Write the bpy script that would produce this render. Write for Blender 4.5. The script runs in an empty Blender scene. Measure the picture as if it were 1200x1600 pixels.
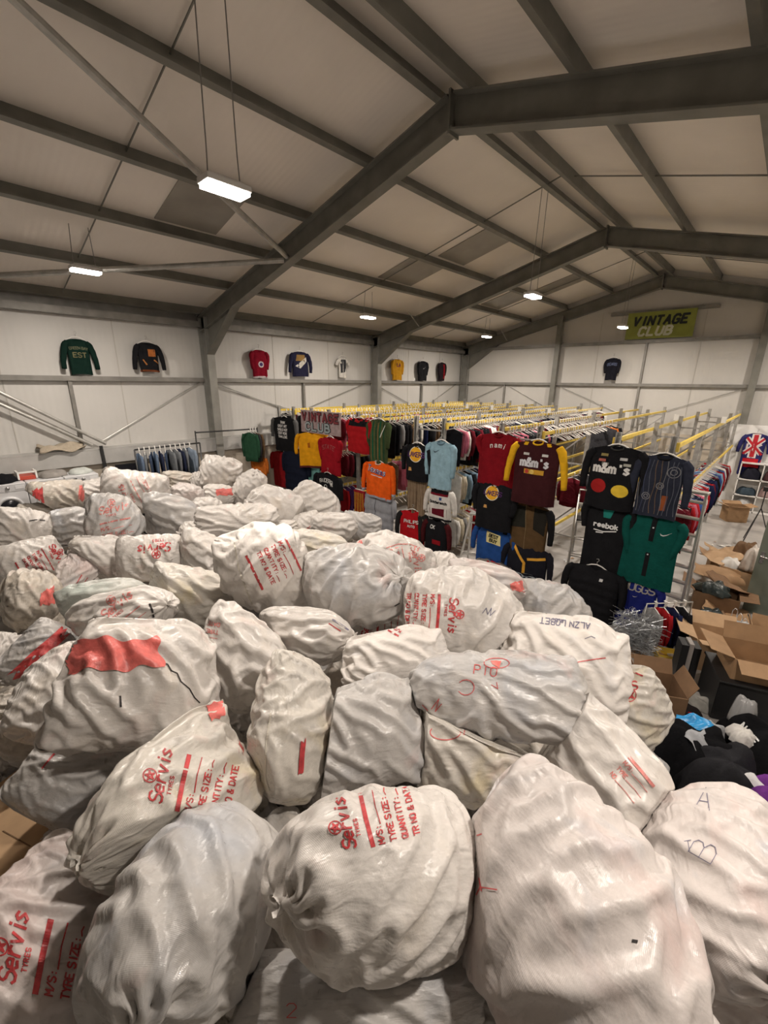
import bpy, bmesh, math, random
import numpy as np
from mathutils import Vector, Matrix
from mathutils.bvhtree import BVHTree

scene = bpy.context.scene
COL = scene.collection

# ------------------------------------------------------------------ camera
CAM_H = 3.75
PITCH, ROLL, YAW, FPX = 0.298, 0.012, 0.746, 661.2
_cy, _sy = math.cos(YAW), math.sin(YAW)
FW = np.array([-_sy * math.cos(PITCH), _cy * math.cos(PITCH), -math.sin(PITCH)])
_rt = np.array([_cy, _sy, 0.0])
_up = np.cross(_rt, FW)
RT = math.cos(ROLL) * _rt + math.sin(ROLL) * _up
UP = -math.sin(ROLL) * _rt + math.cos(ROLL) * _up
EYE = np.array([0.0, 0.0, CAM_H])
cam_data = bpy.data.cameras.new('camera')
cam = bpy.data.objects.new('camera', cam_data)
COL.objects.link(cam)
cam_data.sensor_fit = 'HORIZONTAL'
cam_data.sensor_width = 36.0
cam_data.lens = FPX / 1200.0 * 36.0
cam_data.clip_start = 0.05
cam_data.clip_end = 200
_m = Matrix.Identity(4)
for _i in range(3):
    _m[_i][0] = RT[_i]; _m[_i][1] = UP[_i]; _m[_i][2] = -FW[_i]; _m[_i][3] = EYE[_i]
cam.matrix_world = _m
scene.camera = cam

# ------------------------------------------------------------------ world, exposure
world = bpy.data.worlds.new('night')
scene.world = world
world.use_nodes = True
world.node_tree.nodes['Background'].inputs[0].default_value = (0.01, 0.012, 0.02, 1)
world.node_tree.nodes['Background'].inputs[1].default_value = 0.3
scene.view_settings.view_transform = 'Standard'
scene.view_settings.look = 'None'
scene.view_settings.gamma = 1.0
scene.view_settings.use_curve_mapping = False
scene.view_settings.exposure = 0.22
scene.cycles.use_denoising = True
scene.cycles.max_bounces = 8
scene.cycles.diffuse_bounces = 4
scene.cycles.sample_clamp_indirect = 6.0
scene.cycles.use_adaptive_sampling = True
scene.cycles.adaptive_threshold = 0.05
scene.cycles.adaptive_min_samples = 12
LAMP_POWER = 125.0
LAMP_COLOR = (1.0, 0.90, 0.80)

RNG = random.Random(7)

# ------------------------------------------------------------------ helpers
def pix(px, py, x=None, y=None, z=None):
    """a point of the hall seen at a pixel of the 1200x1600 photograph, on a known wall, row or height"""
    d = FW + RT * (px - 600) / FPX + UP * (800 - py) / FPX
    if x is not None: t = x / d[0]
    elif y is not None: t = y / d[1]
    else: t = (z - CAM_H) / d[2]
    return EYE + t * d

MATS = {}
def mat(name, color, rough=0.6, metal=0.0, noise=0.0, nscale=6.0, bump=0.0, bscale=40.0, spec=0.5, emit=None, estr=0.0, alpha=1.0, sheen=0.0, trans=0.0):
    if name in MATS: return MATS[name]
    m = bpy.data.materials.new(name); m.use_nodes = True
    nt = m.node_tree; b = nt.nodes['Principled BSDF']
    c = (*color, 1.0)
    b.inputs['Base Color'].default_value = c
    b.inputs['Roughness'].default_value = rough
    b.inputs['Metallic'].default_value = metal
    b.inputs['Specular IOR Level'].default_value = spec
    if sheen: b.inputs['Sheen Weight'].default_value = sheen
    if alpha < 1: b.inputs['Alpha'].default_value = alpha
    if trans: b.inputs['Transmission Weight'].default_value = trans
    if emit: 
        b.inputs['Emission Color'].default_value = (*emit, 1); b.inputs['Emission Strength'].default_value = estr
    tc = None
    if noise or bump:
        tc = nt.nodes.new('ShaderNodeTexCoord')
    if noise:
        n = nt.nodes.new('ShaderNodeTexNoise'); n.inputs['Scale'].default_value = nscale; n.inputs['Detail'].default_value = 5
        nt.links.new(tc.outputs['Object'], n.inputs['Vector'])
        r = nt.nodes.new('ShaderNodeMapRange'); r.inputs[1].default_value = 0.3; r.inputs[2].default_value = 0.7
        r.inputs[3].default_value = 1 - noise; r.inputs[4].default_value = 1 + noise
        nt.links.new(n.outputs['Fac'], r.inputs[0])
        mx = nt.nodes.new('ShaderNodeMix'); mx.data_type = 'RGBA'; mx.blend_type = 'MULTIPLY'; mx.inputs[0].default_value = 1
        mx.inputs[6].default_value = c
        nt.links.new(r.outputs[0], mx.inputs[7]); nt.links.new(mx.outputs[2], b.inputs['Base Color'])
    if bump:
        n2 = nt.nodes.new('ShaderNodeTexNoise'); n2.inputs['Scale'].default_value = bscale; n2.inputs['Detail'].default_value = 4
        nt.links.new(tc.outputs['Object'], n2.inputs['Vector'])
        bp = nt.nodes.new('ShaderNodeBump'); bp.inputs['Strength'].default_value = bump; bp.inputs['Distance'].default_value = 0.02
        nt.links.new(n2.outputs['Fac'], bp.inputs['Height']); nt.links.new(bp.outputs['Normal'], b.inputs['Normal'])
    MATS[name] = m
    return m

def cloth(color):
    """woven cloth of one colour, made once per colour"""
    key = 'cloth_%02x%02x%02x' % tuple(int(max(0, min(1, c)) * 255) for c in color)
    return mat(key, color, rough=0.88, noise=0.14, nscale=9, bump=0.4, bscale=26, spec=0.06)

class MB:
    """collects shapes; build() links them as one mesh object"""
    def __init__(s): s.v = []; s.f = []
    def add(s, vs, fs):
        n = len(s.v); s.v.extend([tuple(map(float, q)) for q in vs]); s.f.extend([tuple(i + n for i in q) for q in fs]); return s
    def box(s, c, d, R=None):
        c = np.array(c, float); hx, hy, hz = d[0] / 2, d[1] / 2, d[2] / 2
        vs = [np.array((x, y, z)) for x in (-hx, hx) for y in (-hy, hy) for z in (-hz, hz)]
        if R is not None: vs = [R @ q for q in vs]
        return s.add([c + q for q in vs], [(0, 1, 3, 2), (4, 6, 7, 5), (0, 4, 5, 1), (2, 3, 7, 6), (0, 2, 6, 4), (1, 5, 7, 3)])
    def bar(s, a, b, w, h, up=(0, 0, 1)):
        """rectangular bar from a to b, w wide, h high towards up"""
        a = np.array(a, float); b = np.array(b, float); d = b - a; L = np.linalg.norm(d); d /= L
        u = np.array(up, float); sd = np.cross(d, u)
        if np.linalg.norm(sd) < 1e-6: sd = np.cross(d, np.array((1.0, 0, 0)))
        sd /= np.linalg.norm(sd); u = np.cross(sd, d)
        return s.box((a + b) / 2, (L, w, h), np.stack([d, sd, u], 1))
    def tube(s, pts, r, n=8, cap=True, closed=False):
        pts = [np.array(p, float) for p in pts]; rs = r if isinstance(r, (list, tuple)) else [r] * len(pts)
        rings = []; prev = None; N = len(pts)
        for i, p in enumerate(pts):
            if closed: t = pts[(i + 1) % N] - pts[i - 1]
            else: t = pts[min(i + 1, N - 1)] - pts[max(i - 1, 0)]
            t = t / (np.linalg.norm(t) + 1e-12)
            if prev is None:
                a = np.array((0, 0, 1.0)) if abs(t[2]) < .9 else np.array((1.0, 0, 0))
                x = np.cross(t, a)
            else: x = prev - t * (prev @ t)
            x /= np.linalg.norm(x) + 1e-12; prev = x; y = np.cross(t, x)
            rings.append([p + rs[i] * (math.cos(q) * x + math.sin(q) * y) for q in np.arange(n) * 2 * math.pi / n])
        vs = [v for g in rings for v in g]; fs = []
        for i in range(N if closed else N - 1):
            j = (i + 1) % N
            for k in range(n): fs.append((i * n + k, i * n + (k + 1) % n, j * n + (k + 1) % n, j * n + k))
        if cap and not closed: fs += [tuple(reversed(range(n))), tuple((N - 1) * n + k for k in range(n))]
        return s.add(vs, fs)
    def lathe(s, c, prof, n=20, axis=None):
        R = np.eye(3) if axis is None else axis
        vs = []; fs = []
        for r, z in prof:
            for k in range(n):
                q = 2 * math.pi * k / n; vs.append(np.array(c) + R @ np.array((r * math.cos(q), r * math.sin(q), z)))
        for i in range(len(prof) - 1):
            for k in range(n): fs.append((i * n + k, i * n + (k + 1) % n, (i + 1) * n + (k + 1) % n, (i + 1) * n + k))
        fs += [tuple(reversed(range(n))), tuple((len(prof) - 1) * n + k for k in range(n))]
        return s.add(vs, fs)
    def prism(s, poly, a, b):
        """polygon of 3D points swept by vector: poly points at a offset and b offset"""
        n = len(poly); a = np.array(a, float); b = np.array(b, float)
        vs = [np.array(q) + a for q in poly] + [np.array(q) + b for q in poly]
        fs = [tuple(reversed(range(n))), tuple(range(n, 2 * n))] + [(i, (i + 1) % n, n + (i + 1) % n, n + i) for i in range(n)]
        return s.add(vs, fs)
    def mesh(s, name, m, smooth=False):
        me = bpy.data.meshes.new(name); me.from_pydata(s.v, [], s.f); me.update()
        bm = bmesh.new(); bm.from_mesh(me); bmesh.ops.recalc_face_normals(bm, faces=bm.faces); bm.to_mesh(me); bm.free()
        if smooth: me.polygons.foreach_set('use_smooth', [True] * len(me.polygons))
        for mm in (m if isinstance(m, (list, tuple)) else [m]): me.materials.append(mm)
        return me
    def build(s, name, m, parent=None, smooth=False, bevel=0.0):
        o = bpy.data.objects.new(name, s.mesh(name, m, smooth)); COL.objects.link(o)
        if parent is not None: o.parent = parent
        if bevel:
            b = o.modifiers.new('edge', 'BEVEL'); b.width = bevel; b.segments = 2; b.limit_method = 'ANGLE'
        return o

def tag(o, label=None, cat=None, group=None, kind=None):
    if label: o['label'] = label
    if cat: o['category'] = cat
    if group: o['group'] = group
    if kind: o['kind'] = kind
    return o
def empty(name, loc=(0, 0, 0), rz=0.0):
    o = bpy.data.objects.new(name, None); COL.objects.link(o); o.location = [float(q) for q in loc]; o.rotation_euler = (0, 0, rz)
    o.empty_display_size = 0.1
    return o
def inst(name, me, parent=None, loc=(0, 0, 0), rot=(0, 0, 0), scale=(1, 1, 1)):
    o = bpy.data.objects.new(name, me); COL.objects.link(o); o.location = [float(q) for q in loc]; o.rotation_euler = rot; o.scale = scale
    if parent is not None: o.parent = parent
    return o
def rotz(a): 
    c, s = math.cos(a), math.sin(a); return np.array(((c, -s, 0), (s, c, 0), (0, 0, 1.0)))

# strokes of the stencil and embroidery lettering, on a 4 x 6 cell
FONT = {
'A': [[(0,0),(2,6),(4,0)],[(.8,2.2),(3.2,2.2)]], 'B': [[(0,0),(0,6),(2.6,6),(3.5,5.2),(3.5,4),(2.6,3.2),(0,3.2)],[(2.6,3.2),(4,2.2),(4,1),(2.8,0),(0,0)]],
'C': [[(4,5),(3,6),(1,6),(0,4.8),(0,1.2),(1,0),(3,0),(4,1)]], 'D': [[(0,0),(0,6),(2.4,6),(4,4.4),(4,1.6),(2.4,0),(0,0)]],
'E': [[(4,6),(0,6),(0,0),(4,0)],[(0,3.1),(3,3.1)]], 'G': [[(4,5),(3,6),(1,6),(0,4.8),(0,1.2),(1,0),(3,0),(4,1),(4,2.8),(2.4,2.8)]],
'H': [[(0,0),(0,6)],[(4,0),(4,6)],[(0,3),(4,3)]], 'I': [[(2,0),(2,6)]], 'K': [[(0,0),(0,6)],[(4,6),(0,2.6)],[(1.4,3.8),(4,0)]],
'L': [[(0,6),(0,0),(4,0)]], 'M': [[(0,0),(0,6),(2,2.5),(4,6),(4,0)]], 'N': [[(0,0),(0,6),(4,0),(4,6)]],
'O': [[(1,0),(0,1.2),(0,4.8),(1,6),(3,6),(4,4.8),(4,1.2),(3,0),(1,0)]], 'P': [[(0,0),(0,6),(2.8,6),(4,5),(4,3.8),(2.8,2.8),(0,2.8)]],
'Q': [[(1,0),(0,1.2),(0,4.8),(1,6),(3,6),(4,4.8),(4,1.2),(3,0),(1,0)],[(2.4,1.6),(4.2,-.4)]],
'R': [[(0,0),(0,6),(2.8,6),(4,5),(4,3.9),(2.8,3),(0,3)],[(2.2,3),(4,0)]], 'S': [[(4,5.2),(3,6),(1,6),(0,5),(0,4),(1,3.2),(3,2.8),(4,2),(4,1),(3,0),(1,0),(0,.8)]],
'T': [[(2,0),(2,6)],[(0,6),(4,6)]], 'U': [[(0,6),(0,1.2),(1,0),(3,0),(4,1.2),(4,6)]], 'V': [[(0,6),(2,0),(4,6)]],
'W': [[(0,6),(1,0),(2,4),(3,0),(4,6)]], 'X': [[(0,0),(4,6)],[(0,6),(4,0)]], 'Y': [[(0,6),(2,3),(4,6)],[(2,3),(2,0)]], 'Z': [[(0,6),(4,6),(0,0),(4,0)]], 'F': [[(4,6),(0,6),(0,0)],[(0,3),(3,3)]],
'e': [[(.4,2),(3.6,2),(3.4,3.4),(2,4),(.6,3.2),(.4,1.4),(1.4,.1),(3.4,.5)]], 'r': [[(.8,0),(.8,4)],[(.8,2.6),(2,3.9),(3.4,3.6)]], 'v': [[(.4,4),(2,0),(3.6,4)]],
'i': [[(2,0),(2,4)],[(2,5.2),(2,5.7)]], 's': [[(3.4,3.4),(2,4),(.8,3.2),(2,2.2),(3.4,1.2),(2,0),(.5,.6)]], 'o': [[(1,0),(.3,1),(.3,3),(1,4),(3,4),(3.7,3),(3.7,1),(3,0),(1,0)]],
'b': [[(.4,6),(.4,0),(2.6,0),(3.6,1),(3.6,3),(2.6,4),(.4,3.6)]], 'k': [[(.6,0),(.6,6)],[(3.4,4),(.6,1.6)],[(1.6,2.4),(3.6,0)]], 'a': [[(.6,3.6),(2,4),(3.2,3.4),(3.2,0)],[(3.2,2.2),(1,2),(.5,1),(1.2,0),(3.2,.8)]],
'n': [[(.6,0),(.6,4)],[(.6,3),(2,4),(3.2,3.4),(3.2,0)]], 'm': [[(0,0),(0,4)],[(0,3.2),(1,4),(2,3.2),(2,0)],[(2,3.2),(3,4),(4,3.2),(4,0)]], 'u': [[(.6,4),(.6,1),(1.6,0),(3.2,.8)],[(3.2,4),(3.2,0)]],
'y': [[(.4,4),(2,0)],[(3.6,4),(1,-2)]], 't': [[(1.6,5.6),(1.6,.6),(2.6,0),(3.4,.4)],[(.4,4),(3.2,4)]], 'g': [[(3.2,4),(3.2,-1),(2,-2),(.6,-1.4)],[(3.2,3),(2,4),(.8,3.2),(.8,1.2),(2,.4),(3.2,1.2)]],
'x': [[(.4,0),(3.6,4)],[(.4,4),(3.6,0)]], 'l': [[(2,0),(2,6)]], 'd': [[(3.6,6),(3.6,0),(1.4,0),(.4,1),(.4,3),(1.4,4),(3.6,3.6)]], 'h': [[(.6,6),(.6,0)],[(.6,3),(2,4),(3.2,3.4),(3.2,0)]], 'w': [[(0,4),(1,0),(2,3),(3,0),(4,4)]], 'c': [[(3.4,3.4),(2,4),(.8,3.2),(.4,2),(.8,.8),(2,0),(3.4,.6)]],
'1': [[(1,5),(2,6),(2,0)]], '2': [[(0,5),(1,6),(3,6),(4,5),(4,4),(0,0),(4,0)]], '3': [[(0,6),(4,6),(2,3.4),(3.4,3),(4,1.6),(3,0),(.6,.2)]], '7': [[(0,6),(4,6),(1.4,0)]],
'8': [[(2,3.2),(.4,4.4),(1,6),(3,6),(3.6,4.4),(2,3.2),(0,1.6),(1,0),(3,0),(4,1.6),(2,3.2)]], '4': [[(3,0),(3,6),(0,2),(4,2)]], '6': [[(3.4,6),(.6,3),(.2,1.2),(1.2,0),(3,0),(3.8,1.4),(3,2.8),(.8,2.6)]],
':': [[(2,.6),(2,1.1)],[(2,3.4),(2,3.9)]], '&': [[(4,0),(.8,4.6),(1.4,6),(2.6,6),(2.8,4.8),(.2,1.8),(.6,.2),(2.4,0),(4,2.6)]], '/': [[(0,0),(4,6)]], '_': [[(-.5,0),(5,0)]], "'": [[(2,5),(2,6)]], '.': [[(1.8,0),(2.2,0.3)]],
}
def text_strokes(txt, h, gap=1.6, slant=0.0):
    """polylines of a word, its first letter at the origin, cell height h"""
    k = h / 6.0; out = []; x = 0.0
    for ch in txt:
        if ch == ' ': x += 3.2; continue
        for st in FONT.get(ch, []): out.append([((x + a + slant * b) * k, b * k) for a, b in st])
        x += (3.0 if ch in "Ii1:'." else 4) + gap
    return out, (x - gap) * k
def place2d(strokes, u, v, ang=0.0, sc=1.0):
    c, s = math.cos(ang) * sc, math.sin(ang) * sc
    return [[(u + a * c - b * s, v + a * s + b * c) for a, b in st] for st in strokes]
def circle2d(r, n=18, c=(0, 0)): return [[(c[0] + r * math.cos(q), c[1] + r * math.sin(q)) for q in np.linspace(0, 2 * math.pi, n)]]
def star2d(r, c=(0, 0)):
    return [[(c[0] + r * math.cos(q), c[1] + r * math.sin(q)) for q in [math.pi / 2 + k * 4 * math.pi / 5 for k in range(6)]]]

RIB = [0]
def ribbons(strokes, width, project, ds=0.012):
    """flat strips that follow 2D strokes over a surface: project(u, v) gives the point or None"""
    vs, fs = [], []
    for st in strokes:
        st = [np.array(q, float) for q in st]; pts = []
        for a, b in zip(st[:-1], st[1:]):
            L = np.linalg.norm(b - a)
            if L < 1e-9: continue
            RIB[0] = (RIB[0] + 1) % 7
            d = (b - a) / L; n = np.array((-d[1], d[0])) * width / 2
            m = max(1, int(math.ceil(L / ds))); prev = None
            for i in range(m + 1):
                q = a + d * (-width * .3 + (L + width * .6) * i / m)
                l = project(*(q + n)); r = project(*(q - n))
                if l is None or r is None: prev = None; continue
                vs += [l, r]; cur = len(vs) - 2
                if prev is not None: fs.append((prev, prev + 1, cur + 1, cur))
                prev = cur
    return vs, fs
def patch(poly_fn, nu, nv, project):
    """a grid (s, t in 0..1 mapped by poly_fn to u, v) laid over a surface"""
    idx = {}; vs = []; fs = []
    for i in range(nu + 1):
        for j in range(nv + 1):
            q = project(*poly_fn(i / nu, j / nv))
            if q is not None: idx[i, j] = len(vs); vs.append(q)
    for i in range(nu):
        for j in range(nv):
            k = [(i, j), (i + 1, j), (i + 1, j + 1), (i, j + 1)]
            if all(q in idx for q in k):
                c = [vs[idx[q]] for q in k]
                if max(np.linalg.norm(np.array(c[a]) - np.array(c[a - 1])) for a in range(4)) < 0.2: fs.append(tuple(idx[q] for q in k))
    return vs, fs
# ------------------------------------------------------------------ the hall
XL, XR, RX, YE, YB = -11.5, 3.76, -3.87, 17.6, -7.05
FRAMES = [-7.0, -0.85, 5.4, 11.65, 17.55]
SL = 0.2546
def z_under(x): return 6.82 - SL * abs(x - RX)       # underside of the rafters
def z_top(x): return 7.19 - SL * abs(x - RX)
def z_roof(x): return 7.40 - SL * abs(x - RX)
def z_floor(): return 0.0

steel = mat('steel_paint', (.20, .195, .17), rough=.5, noise=.16, nscale=3, metal=.15)
steel_dk = mat('steel_rail', (.23, .22, .20), rough=.5, noise=.2, nscale=4, metal=.2)
galv = mat('galvanised', (.44, .43, .40), rough=.42, metal=.55, noise=.18, nscale=8)
conc = mat('dwarf_wall', (.50, .44, .36), rough=.85, noise=.14, nscale=2.5, bump=.2, bscale=20)
def panel_mat(name, col, axis, pitch, noise=.06):
    m = bpy.data.materials.new(name); m.use_nodes = True; nt = m.node_tree; b = nt.nodes['Principled BSDF']; b.inputs['Roughness'].default_value = .5
    tc = nt.nodes.new('ShaderNodeTexCoord'); mp = nt.nodes.new('ShaderNodeMapping'); nt.links.new(tc.outputs['Object'], mp.inputs[0])
    wv = nt.nodes.new('ShaderNodeTexWave'); wv.bands_direction = axis; wv.inputs['Scale'].default_value = .314 / pitch; wv.inputs['Distortion'].default_value = 0; wv.wave_profile = 'SAW' if False else 'SIN'
    nt.links.new(mp.outputs[0], wv.inputs[0])
    bp = nt.nodes.new('ShaderNodeBump'); bp.inputs['Strength'].default_value = .22; bp.inputs['Distance'].default_value = .006; nt.links.new(wv.outputs['Fac'], bp.inputs['Height']); nt.links.new(bp.outputs[0], b.inputs['Normal'])
    n = nt.nodes.new('ShaderNodeTexNoise'); n.inputs['Scale'].default_value = .7; n.inputs['Detail'].default_value = 7; nt.links.new(tc.outputs['Object'], n.inputs[0])
    r = nt.nodes.new('ShaderNodeMapRange'); r.inputs[1].default_value = .3; r.inputs[2].default_value = .7; r.inputs[3].default_value = 1 - noise; r.inputs[4].default_value = 1 + noise; nt.links.new(n.outputs['Fac'], r.inputs[0])
    mx = nt.nodes.new('ShaderNodeMix'); mx.data_type = 'RGBA'; mx.blend_type = 'MULTIPLY'; mx.inputs[0].default_value = 1; mx.inputs[6].default_value = (*col, 1); nt.links.new(r.outputs[0], mx.inputs[7]); nt.links.new(mx.outputs[2], b.inputs['Base Color'])
    return m
roof_m = panel_mat('roof_liner', (.84, .775, .70), 'Y', .10)
wall_y = panel_mat('wall_liner_side', (.60, .585, .555), 'Y', .12)
wall_x = panel_mat('wall_liner_gable', (.57, .55, .515), 'X', .12)
def floor_mat():
    m = mat('concrete_floor', (.37, .35, .33), rough=.55, noise=.2, nscale=1.6, bump=.08, bscale=30); return m

mb = MB(); mb.box(((XL + XR) / 2, (YE + YB) / 2, -.05), (XR - XL + .4, YE - YB + .4, .1)); tag(mb.build('floor', floor_mat()), 'grey concrete warehouse floor strewn with litter', 'floor', kind='structure')

# side wall with sheet liner above a dwarf wall
wl = MB().box((XL - .04, (YE + YB) / 2, 3.7), (.08, YE - YB, 3.5)).build('wall_left', wall_y); tag(wl, 'long side wall with pale ribbed lining above a dwarf wall', 'wall', kind='structure')
MB().box((XL + .06, (YE + YB) / 2, 1.08), (.24, YE - YB, 2.16)).build('dwarf_wall', conc, wl)
MB().box((XL + .13, (YE + YB) / 2, 2.225), (.30, YE - YB, .03)).box((XL + .27, (YE + YB) / 2, 2.05), (.02, YE - YB, .315)).build('ledge_capping', mat('ledge_metal', (.46, .45, .43), rough=.6, noise=.12, nscale=3), wl)
for i in range(len(FRAMES) - 1):
    a, b = FRAMES[i] + .12, FRAMES[i + 1] - .12
    MB().bar((XL + .09, a, CAM_H), (XL + .09, b, CAM_H), .12, .10).build('girt', steel_dk, wl)
    MB().bar((XL + .16, a, 5.08), (XL + .16, b, 5.08), .22, .14).bar((XL + .05, a, 5.26), (XL + .05, b, 5.26), .1, .22).build('eaves_beam', steel_dk, wl)
    ym = (FRAMES[i] + FRAMES[i + 1]) / 2
    if i == 1: ym = 2.36
    MB().bar((XL + .07, ym, 2.24), (XL + .07, ym, CAM_H - .05), .07, .09, (1, 0, 0)).build('wall_post', steel_dk, wl)
    # panel joints
    for yj in (a + 2.0, a + 4.1):
        MB().box((XL + .003, yj, 3.85), (.012, .02, 3.18)).build('panel_joint', mat('joint', (.5, .48, .44), rough=.6), wl)
# bracing: pair of tubes falling to the ledge, thin stay wires
for dz in (0, -.34): MB().tube([(XL + .2, -1.2, 5.1 + dz + .05), (XL + .2, 2.80 + dz * .8, 2.32)], .035, 8).build('brace_tube', galv, wl)
for a, b in (((2.78, 2.38), (5.2, 3.68)), ((5.6, 3.6), (8.3, 2.8)), ((8.6, 2.9), (11.4, 3.72)), ((5.6, 3.68), (8.6, 2.62)), ((12.0, 3.6), (14.4, 2.7)), ((14.8, 2.7), (17.2, 3.7))):
    MB().tube([(XL + .05, a[0], a[1]), (XL + .05, b[0], b[1])], .012, 6).build('stay_rod', galv, wl)
MB().bar((XL + .32, 2.66, 2.3), (XL + .34, 2.70, 0.0), .06, .06).build('drain_pipe', mat('black_pipe', (.03, .03, .03), rough=.4), wl)

# gable
def gable(name, y, sgn, m):
    t = .08 * sgn
    mbb = MB().prism([(XL - .1, y, 0), (XR + .1, y, 0), (XR + .1, y, z_roof(XR)), (RX, y, z_roof(RX)), (XL - .1, y, z_roof(XL))], (0, 0, 0), (0, t, 0)); return tag(mbb.build(name, m), None, 'wall', kind='structure')
we = gable('wall_end', YE + .02, 1, wall_x); we['label'] = 'gable wall at the far end with pale ribbed lining'
MB().box(((XL + XR) / 2, YE - .07, 1.08), (XR - XL, .16, 2.16)).build('dwarf_wall', conc, we)
for z, x0, x1 in ((CAM_H, XL, XR), (5.18, -10.2, XR), (6.12, -5.3, -2.2)):
    MB().bar((x0, YE - .06, z), (x1, YE - .06, z), .12, .10).build('girt', steel_dk, we)
for x in (-7.05, -0.95, 2.4):
    MB().bar((x, YE - .12, 0), (x, YE - .12, z_under(x) + .2), .18, .2, (0, 1, 0)).build('gable_post', steel, we)
for x, z1 in ((-4.02, 5.18), (-9.2, CAM_H), (1.0, 5.18)):
    MB().bar((x, YE - .05, 2.2), (x, YE - .05, z1), .07, .07, (0, 1, 0)).build('wall_post', steel_dk, we)
for a, b in (((-10.8, 3.0), (-9.2, 3.7)), ((-6.8, 3.65), (-4.1, 2.6)), ((-3.9, 2.6), (-1.2, 3.65)), ((-9.1, 3.7), (-7.2, 2.8))):
    MB().tube([(a[0], YE - .04, a[1]), (b[0], YE - .04, b[1])], .012, 6).build('stay_rod', galv, we)
for x in (-5.6, -2.5): MB().box((x, YE + .012, 3.4), (.02, .012, 5.6)).build('panel_joint', mat('joint', (.5, .48, .44)), we)
wb = gable('wall_back', YB - .02, -1, wall_x); wb['label'] = 'gable wall behind the camera with pale lining'
wr = MB().box((XR + .04, (YE + YB) / 2, 2.73), (.08, YE - YB, 5.46)).build('wall_right', wall_y); tag(wr, 'side wall opposite the long bag heap', 'wall', kind='structure')

# roof
cl = MB()
for s in (-1, 1):
    x1 = XL - .1 if s < 0 else XR + .1
    cl.prism([(RX, YB - .1, z_roof(RX)), (x1, YB - .1, z_roof(x1)), (x1, YB - .1, z_roof(x1) + .06), (RX, YB - .1, z_roof(RX) + .06)], (0, 0, 0), (0, YE - YB + .2, 0))
ceil = cl.build('ceiling', roof_m); tag(ceil, 'pitched roof lining of pale ribbed panels on steel purlins', 'ceiling', kind='structure')
PX = [-.23, -1.53, -3.06, -4.45, -5.96, -7.45]
for s in (-1, 1):
    for i, d in enumerate(PX):
        x = RX + s * abs(d)
        if x < XL + .1: x = XL + .2
        zc = z_roof(x) - .10
        R = np.array(((1, 0, -s * 0), (0, 1, 0), (0, 0, 1.0)))
        a = -math.atan(SL) * (-1 if s < 0 else 1); ca, sa = math.cos(-a), math.sin(-a)
        R = np.array(((ca, 0, sa), (0, 1, 0), (-sa, 0, ca))) if s > 0 else np.array(((ca, 0, sa), (0, 1, 0), (-sa, 0, ca)))
        m_ = MB()
        m_.box((x, (YE + YB) / 2, zc), (.025, YE - YB, .20), R)
        n_ = R @ np.array((0, 0, 1.0)); t_ = R @ np.array((1.0, 0, 0))
        m_.box(np.array((x, (YE + YB) / 2, zc)) - n_ * .09 + t_ * .035, (.085, YE - YB, .022), R); m_.box(np.array((x, (YE + YB) / 2, zc)) + n_ * .09 - t_ * .035, (.085, YE - YB, .022), R)
        m_.build('purlin', steel, ceil)
for i in range(len(FRAMES) - 1):       # sag rods half way along each bay
    ym = (FRAMES[i] + FRAMES[i + 1]) / 2 + .25
    for s in (-1, 1):
        x1 = XL if s < 0 else XR
        MB().tube([(RX, ym, z_roof(RX) - .07), (x1, ym, z_roof(x1) - .07)], .012, 6).build('sag_rod', steel, ceil)
# roof lights: sheets of dull translucent fibreglass between purlins, slightly below the lining
grp = mat('roof_light_sheet', (.30, .275, .235), rough=.3, noise=.12, nscale=2)
for y0, y1, x0, x1 in ((3.30, 4.35, -8.25, -6.95), (8.6, 9.9, -8.25, -6.95), (9.2, 10.3, -6.85, -5.45), (13.6, 14.8, -8.25, -6.95), (14.4, 15.4, -6.85, -5.45)):
    MB().prism([(x0, y0, z_roof(x0) - .004), (x1, y0, z_roof(x1) - .004), (x1, y0, z_roof(x1) - .02), (x0, y0, z_roof(x0) - .02)], (0, 0, 0), (0, y1 - y0, 0)).build('roof_light', grp, ceil)

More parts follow.
